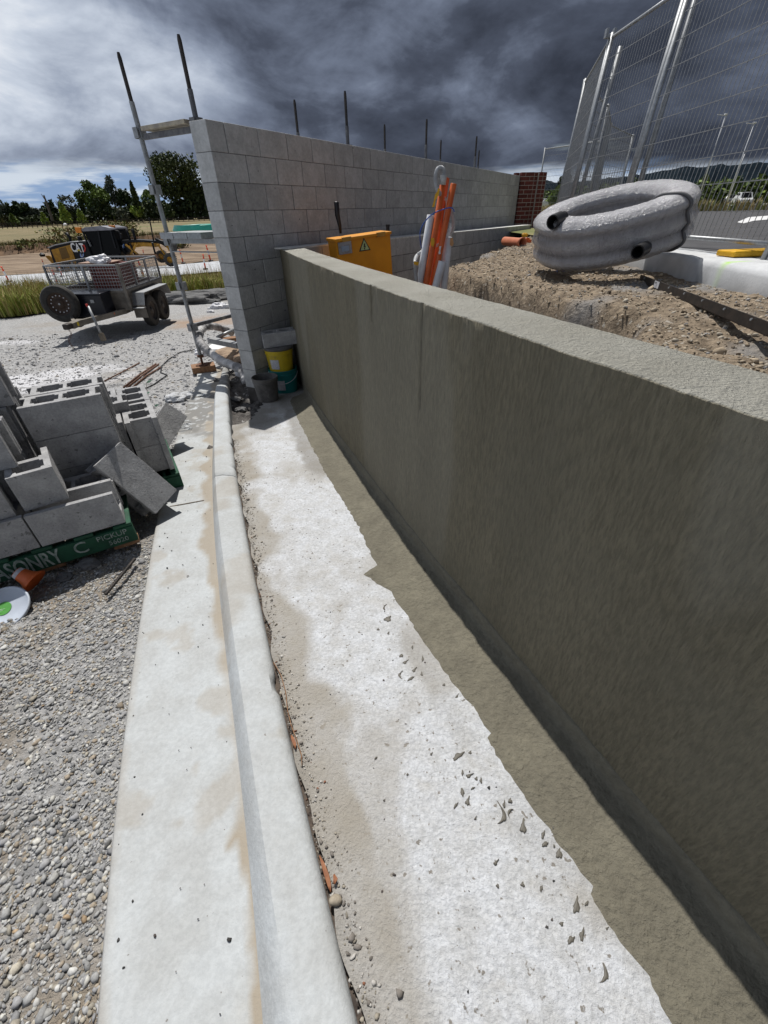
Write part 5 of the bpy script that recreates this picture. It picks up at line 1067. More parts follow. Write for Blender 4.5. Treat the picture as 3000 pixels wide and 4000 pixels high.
for s in (1, -1):
    pr = [(.12, .52), (.26, .74), (1.70, .74), (1.84, .52)]; x0, x1 = (HW+.01, HW+.27) if s > 0 else (-HW-.27, -HW-.01); gu = M()
    for i in range(3): (ya, za), (yb, zb_) = pr[i], pr[i+1]; gu.hexa([TM @ Vector(v) for v in ((x0, ya, za-.012), (x1, ya, za-.012), (x1, yb, zb_-.012), (x0, yb, zb_-.012), (x0, ya, za), (x1, ya, za), (x1, yb, zb_), (x0, yb, zb_))])
    xo = x1 if s > 0 else x0; gu.hexa([TM @ Vector(v) for v in ((xo-.004, .12, .45), (xo+.004, .12, .45), (xo+.004, 1.84, .45), (xo-.004, 1.84, .45), (xo-.004, .26, .742), (xo+.004, .26, .742), (xo+.004, 1.70, .742), (xo-.004, 1.70, .742))]) if False else None
    gu.obj('mudguard', MT['galv'], tr_)
    tb_('step', (min(x0, x1), -.0, .46), (max(x0, x1), .16, .475), MT['galv']); tb_('mudflap', (min(x0, x1), .10, .26), (max(x0, x1), .125, .50), MT['trailer'])
tbar('drawbar', (HW-.12, .0, .42), (.15, -1.12, .40), .06, .10, MT['trailer']); tbar('drawbar', (-HW+.12, .0, .42), (.08, -1.12, .40), .06, .10, MT['trailer'])
tbar('chassis_rail', (HW-.15, 0, .40), (HW-.15, TLn, .40), .05, .08, MT['trailer']); tbar('chassis_rail', (-HW+.15, 0, .40), (-HW+.15, TLn, .40), .05, .08, MT['trailer'])
tb_('drawbar_head', (.05, -1.36, .35), (.19, -.95, .45), MT['trailer']); cpl = tb_('coupling', (.06, -1.52, .36), (.17, -1.35, .46), MT['dkmetal'], None, .02)
tb_('yellow_sticker', (.0485, -1.24, .37), (.1915, -1.17, .44), MT['byellow']); tb_('reflector', (.44, -.33, .41), (.50, -.31, .45), MT['orange'])
mm = M(); 
for k in range(9): p = TM @ Vector((.08+.03*math.sin(k), -1.38-.02*k, .34-.04*k if k < 8 else .02)); mm.tube([p+Vector((.012*math.cos(q), .0 if k % 2 else .012*math.sin(q)*.4, .026*math.sin(q))) for q in np.linspace(0, 6.283, 10, endpoint=False)], .004, 5, closed=True)
mm.obj('chain', MT['rust'], tr_)
tbx = tb_('toolbox', (-.62, -.50, .40), (.42, -.05, .80), MT['toolbox'], None, .01); tb_('toolbox_lid', (-.64, -.52, .80), (.44, -.04, .83), MT['toolbox'], tbx, .008); tb_('latch', (.20, -.515, .66), (.27, -.505, .72), MT['galv'], tbx, .002)
sw = TM @ Vector((-.30, -.66, .68)); axs = (TM.to_3x3() @ Vector((.12, -1, .05))).normalized(); mm = M(); mm.lathe([(.19, -.085), (.27, -.095), (.315, -.075), (.335, -.04), (.335, .04), (.315, .075), (.27, .095), (.21, .085), (.19, .05)], sw, axs, 40, False); sp_ = mm.obj('spare_wheel', MT['rubber'], tr_); smooth_angle(sp_, 30)
mm = M(); mm.lathe([(.205, .07), (.18, .06), (.165, .03), (.10, .02), (.08, .045), (.04, .06), (.001, .06)], sw, axs, 28, False); mm.obj('rim', pm('rusty_rim', (.06, .04, .03), None, 20, .6, .3), sp_, smooth=True)
b1_ = axs.orthogonal().normalized(); b2_ = axs.cross(b1_)
for k in range(14): a_ = 2*math.pi*k/14; mm = M(); mm.lathe([(.012, .0), (.012, .012)], sw+(b1_*math.cos(a_)+b2_*math.sin(a_))*.15+axs*.032, axs, 8); mm.obj('vent_hole', MT['paper'], sp_)
mm = M(); mm.lathe([(.02, 0), (.018, .012)], sw+axs*.06, axs, 12); mm.obj('hub_cap', MT['galv'], sp_)
tbar('spare_bracket', (-.3, -.56, .40), (-.3, -.56, .75), .05, .05, MT['trailer'], None, (0, 1, 0))
js = AY(345, 1196, 9.15); jb = Vector(AY(397, 1308, 9.0)); jb.z = TZ+.04; mm = M(); mm.tube([js, Vector(js).lerp(jb, .82)], .024, 10); jk = mm.obj('jockey_stand', MT['galv'], tr_, smooth=True)
mm = M(); mm.tube([Vector(js)+Vector((-.02, 0, .04)), Vector(js)+Vector((-.02, 0, -.01))], .022, 8); mm.obj('knob', MT['redpaint'], jk)
d_ = (jb-Vector(js)).normalized(); mm = M(); mm.bar(Vector(js).lerp(jb, .78), jb, .09, .07, (0, 1, 0)); mm.obj('foot', pm('muddy_foot', (.2, .17, .13), None, 10, .9), jk, bevel=.01)
# brick packs and bag in the trailer
for k, (x0, x1, y0, y1) in enumerate(((-.10, .10, .45, 1.30), (.20, .62, .12, 1.05))):
    t = empty('brick_pack', tuple(TM @ Vector((x0, y0, Z0+.03))), ('narrow pack of dark red bricks in the middle of the trailer', 'larger pack of dark red bricks at the right front corner of the trailer')[k], 'bricks'); mm = M(); z = Z0+.035; r_ = 0
    while z < Z2-.06:
        y = y0+(.0 if r_ % 2 else .0)
        while y < y1-.05:
            x = x0
            while x < x1-.05: mm.box((x+.002, y+.002, z+.001), (x+.098, y+.105, z+.074), TM); x += .105
            y += .11
        z += .079; r_ += 1
    o = mm.obj('bricks', pm('dark_brick', (.17, .05, .042), (.11, .034, .03), 30, .9), t); o['kind'] = 'stuff'
mm = M(); mm.box((-.15, .2, Z2-.03), (.45, .95, Z2-.005), TM); props(mm.obj('flat_board', pm('tan_board', (.36, .24, .18), None, 10, .8)), 'thin tan board lying on the brick packs in the trailer', 'board')
crumple('plastic_bag', TM @ Vector((.30, .25, Z2+.045)), (.22, .14, .18), MT['bag'], 'crumpled white plastic bag on top of the trailer load', 'bag', 21, .55)
# ================================================================== grader on the track
YG = 38.0; ZB = lambda x, y: (150+x/2.765, 850+y/2.765)
gr = empty('road_grader', tuple(AY(420, 1075, YG)), 'black and yellow road grader parked on the dirt track behind the trailer', 'grader')
def pr_(nm, pts, Ya, Yb, mt, par=None, bev=.03):
    n = len(pts); mm = M(); F_ = np.array([AY(*ZB(*p), YG) for p in pts]); V = [tuple(F_[k]+[0, Ya, 0]) for k in range(n)]+[tuple(F_[k]+[.25*(Yb-Ya)*.3, Yb, 0]) for k in range(n)]
    mm.add(V, [tuple(range(n)), tuple(range(n, 2*n))[::-1]]+[(k, n+k, n+(k+1) % n, (k+1) % n) for k in range(n)]); return mm.obj(nm, mt, par or gr, bevel=bev)
hd = pr_('engine_hood', [(112, 330), (180, 300), (345, 268), (512, 262), (585, 440), (590, 600), (210, 600), (160, 480)], .0, 2.0, MT['machblack'])
pr_('hood_top', [(100, 322), (180, 292), (345, 258), (440, 255), (440, 264), (345, 270), (180, 304), (112, 334)], -.05, 2.05, MT['galv'])
pr_('engine_panel', [(140, 348), (345, 292), (410, 470), (420, 560), (215, 560), (196, 480)], -.06, .02, MT['catyellow'])
pr_('panel_grille', [(225, 335), (300, 316), (345, 430), (262, 450)], -.08, -.05, flat('grille', (.16, .09, .02), .7), None, .01)
cb = pr_('cab', [(470, 135), (500, 118), (680, 105), (780, 122), (800, 150), (838, 245), (880, 370), (880, 520), (600, 520), (582, 440), (505, 210)], .15, 1.9, MT['glass'])
for a_, b_ in (((475, 135), (590, 440)), ((775, 122), (835, 330)), ((640, 110), (700, 430)), ((590, 440), (870, 400))):
    mm = M(); mm.bar(AY(*ZB(*a_), YG+.12), AY(*ZB(*b_), YG+.12), .10, .10); mm.obj('cab_pillar', MT['machblack'], gr)
pr_('cab_roof', [(462, 132), (500, 104), (600, 96), (680, 88), (780, 110), (800, 132), (780, 136), (480, 150)], -.05, 2.1, pm('roof_grey', (.22, .22, .25), (.05, .05, .06), .8, .4), None, .04)
mm = M(); mm.bar(AY(*ZB(540, 240), YG+.10), AY(*ZB(575, 310), YG+.10), .3, .03); mm.obj('mirror', MT['galv'], gr)
pr_('front_frame', [(830, 250), (1000, 240), (1260, 255), (1420, 290), (1425, 380), (1300, 300), (1240, 275), (1090, 268), (930, 275), (940, 380), (850, 400)], .6, 1.3, MT['machblack'])
pr_('frame_beam', [(935, 278), (1090, 272), (1235, 280), (1235, 325), (1090, 318), (1000, 330), (940, 340)], .62, 1.25, MT['catyellow'])
pr_('blade', [(920, 405), (1260, 395), (1290, 440), (930, 470)], .2, .4, pm('blade_steel', (.25, .14, .08), None, 4, .6, .4))
for k, (p, q) in enumerate((((940, 290), (1080, 400)), ((990, 280), (1050, 410)), ((1060, 280), (1000, 400)), ((900, 330), (960, 420)), ((1290, 290), (1380, 420)), ((1230, 270), (1275, 440)), ((1370, 260), (1420, 360)), ((1300, 250), (1400, 290)))):
    mm = M(); mm.bar(AY(*ZB(*p), YG+.3), AY(*ZB(*q), YG+.5), .12, .12); mm.obj('hydraulic_arm', MT['catyellow'] if k % 2 == 0 else MT['machblack'], gr)
for (x, y, r, yo, nm) in ((1425, 455, 66, -.1, 'front_wheel'), (1330, 420, 60, 1.8, 'front_wheel'), (330, 560, 74, .0, 'rear_wheel'), (500, 560, 74, .0, 'rear_wheel')):
    c_ = Vector(AY(*ZB(x, y), YG+yo)); R_ = abs(AY(*ZB(x+r, y), YG+yo)[0]-c_.x)*.92; mm = M(); mm.lathe([(R_*.5, -.2), (R_*.92, -.2), (R_, -.12), (R_, .12), (R_*.92, .2), (R_*.5, .2)], c_, (.2, -1, 0), 28, False)
    for q in range(22): a_ = 2*math.pi*q/22; p = c_+Vector((math.cos(a_)*R_, 0, math.sin(a_)*R_)); mm.bar(p+Vector((0, -.18, 0)), p+Vector((math.sin(a_)*.08, .18, math.cos(a_)*.08)), .07, .05)
    wo = mm.obj(nm, MT['rubber'], gr); mm = M(); mm.lathe([(R_*.52, .1), (R_*.3, .04), (.01, .06)], c_, (.2, -1, 0), 20, False); mm.obj('rim', MT['catyellow'], wo)
for nm, pts, r in (('exhaust', ((350, 270), (340, 215), (300, 165)), .11), ('air_cleaner', ((458, 262), (450, 240), (440, 205)), .16), ('lift_cylinder', ((990, 238), (950, 125)), .09), ('lift_cylinder', ((1050, 250), (1015, 120)), .10), ('antenna_mast', ((1245, 255), (1215, 90), (1195, 0)), .05), ('front_lamp_arm', ((1265, 230), (1330, 260), (1400, 275)), .09)):
    mm = M(); mm.tube([AY(*ZB(*p), YG+.7) for p in pts], r, 10); mm.obj(nm, MT['machblack'], gr, smooth=True)
mm = M(); mm.tube([AY(*ZB(*p), YG+.3) for p in ((800, 145), (860, 145), (890, 185), (898, 225))], .05, 8); mm.obj('mirror_arm', MT['machblack'], gr, smooth=True)
mm = M(); mm.bar(AY(*ZB(888, 170), YG+.3), AY(*ZB(898, 228), YG+.3), .2, .08); mm.obj('side_mirror', MT['machblack'], gr)
for k, (x, y) in enumerate(((437, 135), (800, 115))): c_ = AY(*ZB(x, y), YG+.3*(k+1)); mm = M(); mm.box((c_[0]-.22, c_[1]-.1, c_[2]-.18), (c_[0]+.22, c_[1]+.1, c_[2]+.18)); mm.obj('orange_lamp', pm('lamp_orange', (.7, .22, .01), None, 9, .4), gr, bevel=.04)
mm = M(); c_ = AY(*ZB(42, 405), YG+.2); mm.lathe([(.01, -.1), (.16, -.1), (.2, .05), (.01, .18)], c_, (0, 0, 1), 12); mm.obj('ripper_knob', MT['machblack'], gr)
pr_('ripper', [(25, 420), (70, 415), (150, 470), (200, 490), (205, 560), (120, 520), (40, 440)], .5, .8, MT['catyellow'])
pxv = lambda p: Vector(AY(*ZB(*p), YG-.05)); xd = pxv((500, 345))-pxv((380, 330)); 
text('CAT', .80, MT['white_paint'], gr, 'lettering', pxv((423, 330)), (1, 0, -.06), (.10, 0, 1), .01, .62, .02)
mm = M(); q = [AY(*ZB(*p), YG-.08) for p in ((415, 362), (455, 358), (436, 336))]; mm.add([tuple(v) for v in q], [(0, 1, 2)]); mm.obj('yellow_triangle', MT['byellow'], gr)
q = [AY(*ZB(*p), YG-.04) for p in ((470, 292), (495, 292), (513, 330), (505, 368), (478, 372), (470, 362), (492, 358), (498, 332), (484, 304), (468, 304))]; mm = M(); mm.add([tuple(v) for v in q], [tuple(range(10))]); mm.obj('red_chevron', MT['redpaint'], gr)
def uemb(x, y, s, Yo):
    for k, (mt, off) in enumerate(((flat('emblem_blue', (.12, .22, .5), .5), 0), (flat('emblem_pale', (.55, .6, .7), .5), .25))):
        sc_ = s*(1-.28*k); P = [(-1, -1), (-.55, -1), (-.5, .1), (-.2, .5), (0, .55), (.25, .5), (.5, .1), (.5, -.9), (.95, -1.05), (1, .2), (.55, .9), (0, 1.1), (-.55, .95), (-.95, .3)]
        if k: P = [(a*.85, b*.9) for a, b in P]
        q = [AY(*ZB(x+a*sc_, y+b*sc_), YG+Yo-.015*k) for a, b in P]; mm = M(); mm.add([tuple(v) for v in q], [tuple(range(len(P)))]); mm.obj('emblem', mt, gr)
uemb(895, 318, 32, .55); uemb(470, 408, 22, -.07)
# ================================================================== delineator posts
def delin(bpx, tpx, k, label):
    b = Gz(bpx[0], bpx[1], 0); D = math.hypot(b[0], b[1]); d = ray(*tpx); tt = D/math.hypot(d[0], d[1]); h = max(.7, min(1.5, EYE+d[2]*tt-b[2])); top = Vector((d[0]*tt, d[1]*tt, b[2]+h)); b = Vector(b)
    ax = (top-b).normalized(); ax = Vector((0, 0, 1)).lerp(ax, .6).normalized()
    t = empty('delineator_post', tuple(b), label, 'delineator', 'orange delineator posts along the roadworks'); R_ = h*.055
    mm = M(); mm.lathe([(R_, .05), (R_*.95, h*.8), (R_*.6, h*.84), (R_*.55, h*.9), (R_*1.1, h*.93), (R_*1.1, h*.97), (R_*.4, h)], b, ax, 12); mm.obj('post', MT['bollard'], t)
    mm = M(); mm.lathe([(R_*1.03, h*.40), (R_*1.03, h*.68)], b, ax, 12, False); mm.obj('reflective_band', MT['white_paint'], t)
    mm = M(); mm.lathe([(h*.20, .0), (h*.19, .05), (R_*1.2, .09)], b, (0, 0, 1), 12); mm.obj('base', MT['black'], t)
for k, (bp_, tp_, lb) in enumerate((((36, 1101), (2, 1040), 'orange and white post at the far left with a black base'), ((228, 1118), (211, 1063), 'orange post seen through the left end of the trailer cage'), ((243, 1080), (232, 1042), 'small orange post behind the left part of the cage'), ((176, 1050), (165, 1012), 'orange post just left of the trailer by the grader tail'), ((304, 1040), (299, 997), 'orange post in front of the grader engine cover'), ((565, 1088), (535, 1012), 'orange post seen through the right side of the cage'), ((565, 1014), (561, 974), 'small orange post in front of the grader frame'), ((716, 1028), (701, 976), 'orange and white post just right of the scaffold standard'), ((823, 1019), (802, 957), 'orange and white post farthest right, near the wall end'), ((803, 1052), (795, 992), 'orange post standing in the tall grass near the wall end'))): delin(bp_, tp_, k, lb)
# ================================================================== grass verge and weeds
def blades(name, P, h, w_, cols, label, lean=.35, cat='grass'):
    N = len(P); a = RNG.random(N)*6.283; dx = np.c_[np.cos(a), np.sin(a), np.zeros(N)]; s_ = np.c_[-np.sin(a), np.cos(a), np.zeros(N)]*w_[:, None]
    ln = RNG.uniform(.1, lean, N)[:, None]*h[:, None]; up_ = np.c_[np.zeros(N), np.zeros(N), h]
    p0, p1, p2, p3, p4 = P-s_, P+s_, P+up_*.6+dx*ln*.35+s_*.7, P+up_*.6+dx*ln*.35-s_*.7, P+up_*(1-.25*RNG.random(N)[:, None])+dx*ln*1.2
    V = np.stack([p0, p1, p2, p3, p4], 1).reshape(-1, 3); me = bpy.data.meshes.new(name); b = (np.arange(N)*5)[:, None]
    Fq = (b+np.array([0, 1, 2, 3])).tolist()+(b+np.array([3, 2, 4])).tolist(); me.from_pydata(V.tolist(), [], Fq); me.update(); me.materials.append(MT['leaf']); o = bpy.data.objects.new(name, me); C.objects.link(o)
    cols = np.array(cols); ci = RNG.choice(len(cols), N, p=cols[:, 3]/cols[:, 3].sum()); c = cols[ci, :3]*RNG.uniform(.7, 1.3, (N, 1)); setcol(o, np.c_[np.repeat(c, 5, 0), np.ones(N*5)]); props(o, kind='stuff'); o['label'] = label; o['category'] = cat; return o
edge_px = [(-60, 1238), (60, 1228), (150, 1215), (215, 1205), (420, 1180), (620, 1168), (700, 1165), (790, 1150), (880, 1150), (1000, 1150)]
EP = np.array([Gz(*p)[:2] for p in edge_px])
N = 24000; f = RNG.random(N)*(len(EP)-1); i = np.minimum(f.astype(int), len(EP)-2); fr = (f-i)[:, None]; base = EP[i]*(1-fr)+EP[i+1]*fr
dirn = base/np.linalg.norm(base, axis=1)[:, None]; P = base+dirn*(RNG.random(N)**1.1*4.6)[:, None]; P[:, 0] += RNG.normal(0, .1, N); P3 = np.c_[P, np.zeros(N)]
cl_ = fbm(P3, .5, 3, 501); P = np.c_[P, zs(P[:, 1])-.05]; h = (.26+.62*RNG.random(N)**1.5)*(.35+1.1*cl_)
blades('verge_grass', P, h, np.full(N, .011), [(.30, .37, .07, 4), (.42, .43, .11, 3), (.62, .50, .22, 3.2), (.17, .22, .045, 2), (.44, .30, .12, 1)], 'tall green and straw coloured grass along the near side of the road')
N = 1500; f = RNG.random(N)*(len(EP)-1); i = np.minimum(f.astype(int), len(EP)-2); fr = (f-i)[:, None]; base = EP[i]*(1-fr)+EP[i+1]*fr; dirn = base/np.linalg.norm(base, axis=1)[:, None]; P = base+dirn*(RNG.random(N)*4)[:, None]
blades('seed_stalks', np.c_[P, zs(P[:, 1])-.02], .6+.55*RNG.random(N), np.full(N, .006), [(.42, .30, .14, 3), (.35, .24, .10, 2)], 'dry seed stalks standing above the verge grass', .25)
mm = M(); n_e = len(EP); V = [(*EP[k], float(zs(EP[k][1]))-.03) for k in range(n_e)]+[(*(EP[k]*(1+4.9/np.linalg.norm(EP[k]))), float(zs(EP[k][1]*(1+4.9/np.linalg.norm(EP[k]))))+.02) for k in range(n_e)]
o = mkobj('verge_soil', V, [(k, k+1, n_e+k+1, n_e+k) for k in range(n_e-1)], pm('verge_thatch', (.13, .12, .05), (.06, .06, .025), 3, 1, 0, .8, 12, .04), origin=(0, 0, 0)); props(o, kind='structure')
# rubble windrow at the right end of the verge
q0 = [Gz(x, y) for x, y in ((690, 1178), (760, 1165), (830, 1158), (900, 1152))]
for k in range(3): crumple('rubble_heap', tuple(np.array(q0[k])*.5+np.array(q0[k+1])*.5), (1.1, .5, .5), MT['mortar'], ('left part of the grey rubble ridge below the verge grass', 'middle part of the grey rubble ridge below the verge grass', 'right part of the grey rubble ridge, near the wall end')[k], 'rubble', 40+k, .42)
# tall dry grass and weeds on the bank beyond the track
N = 15000; y_ = 14+RNG.random(N)*60; x_ = np.array([E3(v) for v in y_])-1+RNG.normal(0, 1.6, N)-RNG.random(N)*4
blades('bank_grass', np.c_[x_, y_, zs(y_)+.45+0*x_], .6+.9*RNG.random(N)*fbm(np.c_[x_, y_, 0*x_], .25, 3, 7), np.full(N, .04), [(.20, .21, .07, 3), (.33, .27, .13, 3), (.10, .12, .04, 2), (.20, .11, .06, 1)], 'rough grass on top of the cut bank')
def leafcloud(cx, cy, cz, n, rx, ry, rz, size, cols, clumps=12, hollow=.35, seed=0):
    r = np.random.default_rng(seed); cc_ = r.normal(size=(clumps, 3)); cc_ /= np.linalg.norm(cc_, axis=1)[:, None]; cc_ *= (hollow+(1-hollow)*r.random((clumps, 1))**.5); rad_ = r.uniform(.22, .46, clumps)
    k = r.integers(0, clumps, n); d = r.normal(size=(n, 3)); d /= np.linalg.norm(d, axis=1)[:, None]; p = cc_[k]*.78+d*(rad_[k]*r.random(n)**.45)[:, None]
    P = p*[rx, ry, rz]+[cx, cy, cz]; cl = r.uniform(.7, 1.3, clumps)[k]*r.uniform(.65, 1.35, n); ci = r.integers(0, len(cols), clumps)[k]; ci = np.where(r.random(n) < .25, r.integers(0, len(cols), n), ci); return P, np.array(cols)[ci]*cl[:, None], size*r.uniform(.6, 1.5, n)
def leafmesh(name, P, col, sz, parent, seed=0, label=None):
    r = np.random.default_rng(seed+99); N = len(P); a = r.normal(size=(N, 3)); a /= np.linalg.norm(a, axis=1)[:, None]; b = np.cross(a, r.normal(size=(N, 3))); b /= np.linalg.norm(b, axis=1)[:, None]
    a *= sz[:, None]; b *= (sz*.55)[:, None]; V = np.stack([P-a, P+b*.9, P+a, P-b], 1).reshape(-1, 3); me_o = np.array(ORG[parent.name]) if parent else V.mean(0)*0
    me = bpy.data.meshes.new(name); me.from_pydata((V-me_o).tolist(), [], (np.arange(N)[:, None]*4+np.array([0, 1, 2, 3])).tolist()); me.update(); me.materials.append(MT['leaf']); o = bpy.data.objects.new(name, me); C.objects.link(o)
    if parent: o.parent = parent
    ORG[o.name] = me_o; setcol(o, np.c_[np.repeat(col, 4, 0), np.ones(N*4)]); return o
DG = [(.048, .074, .028), (.034, .055, .022), (.075, .10, .034)]
MG = [(.16, .23, .055), (.11, .165, .045), (.21, .28, .07)]
LG = [(.30, .42, .07), (.22, .32, .06), (.36, .45, .10)]
GG = [(.12, .14, .10), (.085, .105, .075), (.16, .175, .13)]
OL = [(.10, .10, .045), (.07, .08, .03)]
TREES = [(28, 775, 872, 62, GG, .5, 'sparse', 'pale sparse gum tree at the far left edge of the tree line'), (68, 790, 870, 55, DG, .4, 'round', 'dark tree second from the left edge of the tree line'), (100, 784, 868, 74, DG, .3, 'round', 'dark rounded tree behind the grey-green bushes'), (118, 806, 868, 60, GG, .2, 'round', 'grey-green bushy tree left of the leaning dead trunk'), (163, 806, 868, 52, GG, .2, 'round', 'grey-green bushy tree behind the leaning dead trunk'), (212, 785, 866, 66, DG, .3, 'round', 'dark round tree right of the leaning dead trunk'), (280, 763, 864, 92, GG, .5, 'sparse', 'tall sparse dark gum behind the light green cone'), (178, 833, 868, 26, LG, 0, 'cone', 'small light green cone-shaped tree at the foot of the dead trunk'), (58, 838, 872, 40, MG, 0, 'cone', 'small green tree at the left of the paddock fence'), (12, 836, 876, 60, OL, 0, 'round', 'olive green bush at the left edge of the photo'), (262, 792, 862, 46, LG, 0, 'cone', 'bright green cone-shaped tree in front of the sparse gum'), (322, 818, 860, 36, LG, 0, 'cone', 'light green cone-shaped tree left of the narrow cypress'), (340, 772, 860, 24, DG, 0, 'column', 'narrow dark cypress left of the big bushy tree'), (468, 692, 856, 96, GG, .55, 'sparse', 'tall dark gum rising behind the big bushy tree'), (398, 708, 858, 148, MG, .3, 'round', 'big bushy green tree in the middle of the tree line'), (515, 735, 857, 80, DG, .2, 'round', 'dark dense tree between the big bushy tree and the conifer'), (553, 708, 856, 46, DG, 0, 'cone', 'dark pointed conifer left of the scaffold standard'), (480, 812, 860, 56, GG, 0, 'round', 'round grey-green shrub below the tall dark gum'), (545, 798, 858, 60, LG, .1, 'round', 'light green bush in front of the pointed conifer'), (603, 742, 857, 66, MG, .1, 'column', 'green column-shaped tree behind the scaffold standard'), (655, 790, 858, 60, DG, .1, 'round', 'dark low tree between the scaffold standard and the big gum'), (722, 578, 856, 215, [(.075, .10, .035), (.052, .072, .028), (.11, .135, .042)], .45, 'gum', 'tallest gum tree, left of the block wall end'), (840, 700, 856, 120, DG, .2, 'round', 'dark tree between the tallest gum and the wall end')]
def tree(px, ty, by, wpx, cols, hol, kind, label, seed, D=185., Zb=.8, den=1.):
    d0 = ray(px, by); hd_ = math.hypot(d0[0], d0[1]); x, y = d0[0]/hd_*D, d0[1]/hd_*D; d1 = ray(px, ty); top = EYE+d1[2]/math.hypot(d1[0], d1[1])*D; zb = Zb
    dl, dr_ = ray(px-wpx/2, (ty+by)/2), ray(px+wpx/2, (ty+by)/2); Wd = abs(dr_[0]/dr_[1]-dl[0]/dl[1])*y/2; Hh = top-zb
    t = empty('tree', (x, y, zb), label, 'tree', 'trees along the paddock' if by > 840 and px < 1000 else 'trees beyond the main road'); r = random.Random(seed); mm = M()
    tr0 = max(.12, Wd*.05); lean = r.uniform(-.04, .04)*Hh; P = [(x+lean*f*f, y, zb-.2+Hh*.8*f) for f in (0, .15, .35, .6, 1)]; mm.tube(P, [tr0*1.3, tr0, tr0*.8, tr0*.5, tr0*.12], 7)
    low = .28 if kind == 'gum' else (.2 if kind == 'sparse' else .05)
    for k in range(8 if kind in ('gum', 'sparse') else 4):
        f = low+(.5)*r.random(); a = r.random()*6.28; p0 = Vector((x+lean*f*f, y, zb+Hh*.8*f)); p2 = p0+Vector((math.cos(a)*Wd*.7, math.sin(a)*Wd*.6, Hh*.24)); mm.tube([p0, p0.lerp(p2, .5)+Vector((0, 0, -Hh*.02)), p2], [tr0*.5, tr0*.32, tr0*.08], 5)
    mm.obj('trunk', MT['bark'], t)
    area = (Wd*Hh); s_ = .42 if D > 100 else .3; n = int(min(9000, 550+area*26*den))
    if kind in ('round', 'sparse', 'gum'):
        zc = zb+Hh*(.56 if kind == 'round' else .64); rz_ = Hh*(.5 if kind == 'round' else .40); Pp, cc_, sz = leafcloud(x, y, zc, n if kind != 'sparse' else int(n*.5), Wd*1.02, Wd*.9, rz_, s_, cols, 16 if kind != 'gum' else 34, hol, seed)
        if kind == 'gum': Q_, c2_, s2_ = leafcloud(x+Wd*.35, y, zb+Hh*.32, int(n*.45), Wd*.75, Wd*.7, Hh*.24, s_, cols, 12, .3, seed+7); Pp = np.r_[Pp, Q_]; cc_ = np.r_[cc_, c2_]; sz = np.r_[sz, s2_]
    else:
        q = np.random.default_rng(seed); f = q.random(n)**(.8 if kind == 'column' else .7); prof = (1-f)**.75 if kind == 'cone' else np.minimum(1, 3.2*(1-f))**.6*(.85+.15*np.sin(f*9)); prof = prof*np.minimum(1, .35+f*5)
        a = q.random(n)*6.283; rr = Wd*prof*(.25+.75*q.random(n)**.4)*(1+.22*np.sin(a*3+f*14)); Pp = np.c_[x+np.cos(a)*rr, y+np.sin(a)*rr, zb+Hh*(.03+.97*f)]; cc_ = np.array(cols)[q.integers(0, len(cols), n)]*q.uniform(.7, 1.35, (n, 1)); sz = s_*q.uniform(.6, 1.3, n)
    leafmesh('crown', Pp, cc_, sz, t, seed)
for k, T_ in enumerate(TREES): tree(*T_, seed=20+k, D=(178 if T_[6] in ('cone', 'round') and T_[5] < .15 else 192 if k not in (6, 13) else 205), den=(1.7 if k in (14, 21) else 1.2))
# hedge mass along the foot of the trees
N = 15000; q = np.random.default_rng(5); px = q.uniform(-60, 1000, N); dd_ = np.array([ray(p, 860) for p in px]); hd_ = np.hypot(dd_[:, 0], dd_[:, 1]); D = q.uniform(184, 214, N); X_, Y_ = dd_[:, 0]/hd_*D, dd_[:, 1]/hd_*D
hh = (1.0+3.0*fbm(np.c_[px*.02, 0*px, 0*px], 1, 4, 6))*(1+.9*(px > 350)); Z_ = .8+q.random(N)**.7*hh
o = leafmesh('undergrowth', np.c_[X_, Y_, Z_], np.array(DG)[q.integers(0, 3, N)]*q.uniform(.5, 1.1, (N, 1)), q.uniform(.3, .9, N), None, 3); props(o, kind='stuff'); o['label'] = 'dark undergrowth along the foot of the tree line'; o['category'] = 'bushes'
# leaning dead trunk
a, b = Vector(AY(206, 862, 150)), Vector(AY(171, 762, 150)); mm = M(); mm.tube([a, a.lerp(b, .5), b], [.38, .34, .16], 8); mm.tube([a.lerp(b, .8), a.lerp(b, .95)+Vector((-.6, 0, .6))], [.2, .05], 5); props(mm.obj('dead_trunk', pm('dead_wood', (.13, .12, .11), None, 3, .9)), 'leaning bare dead trunk standing above the left trees', 'dead tree')
# paddock fence
pf_ = empty('paddock_fence', tuple(AY(20, 885, 165)), 'low dark post and rail fence along the far side of the paddock', 'fence'); prev = None; rails = [M(), M(), M()]
post_px = np.linspace(-20, 960, 50)
for px in post_px:
    d = ray(px, 870); hd_ = math.hypot(d[0], d[1]); p = Vector((d[0]/hd_*158, d[1]/hd_*158, .25)); mm = M(); mm.tube([p, p+Vector((0, 0, 1.35))], .09, 5); mm.obj('post', MT['dkmetal'], pf_)
    if prev is not None:
        for k in range(3): rails[k].bar(prev+Vector((0, 0, .35+.4*k)), p+Vector((0, 0, .35+.4*k)), .05, .13)
    prev = p
for k in range(3): rails[k].obj('rail', MT['dkmetal'], pf_)
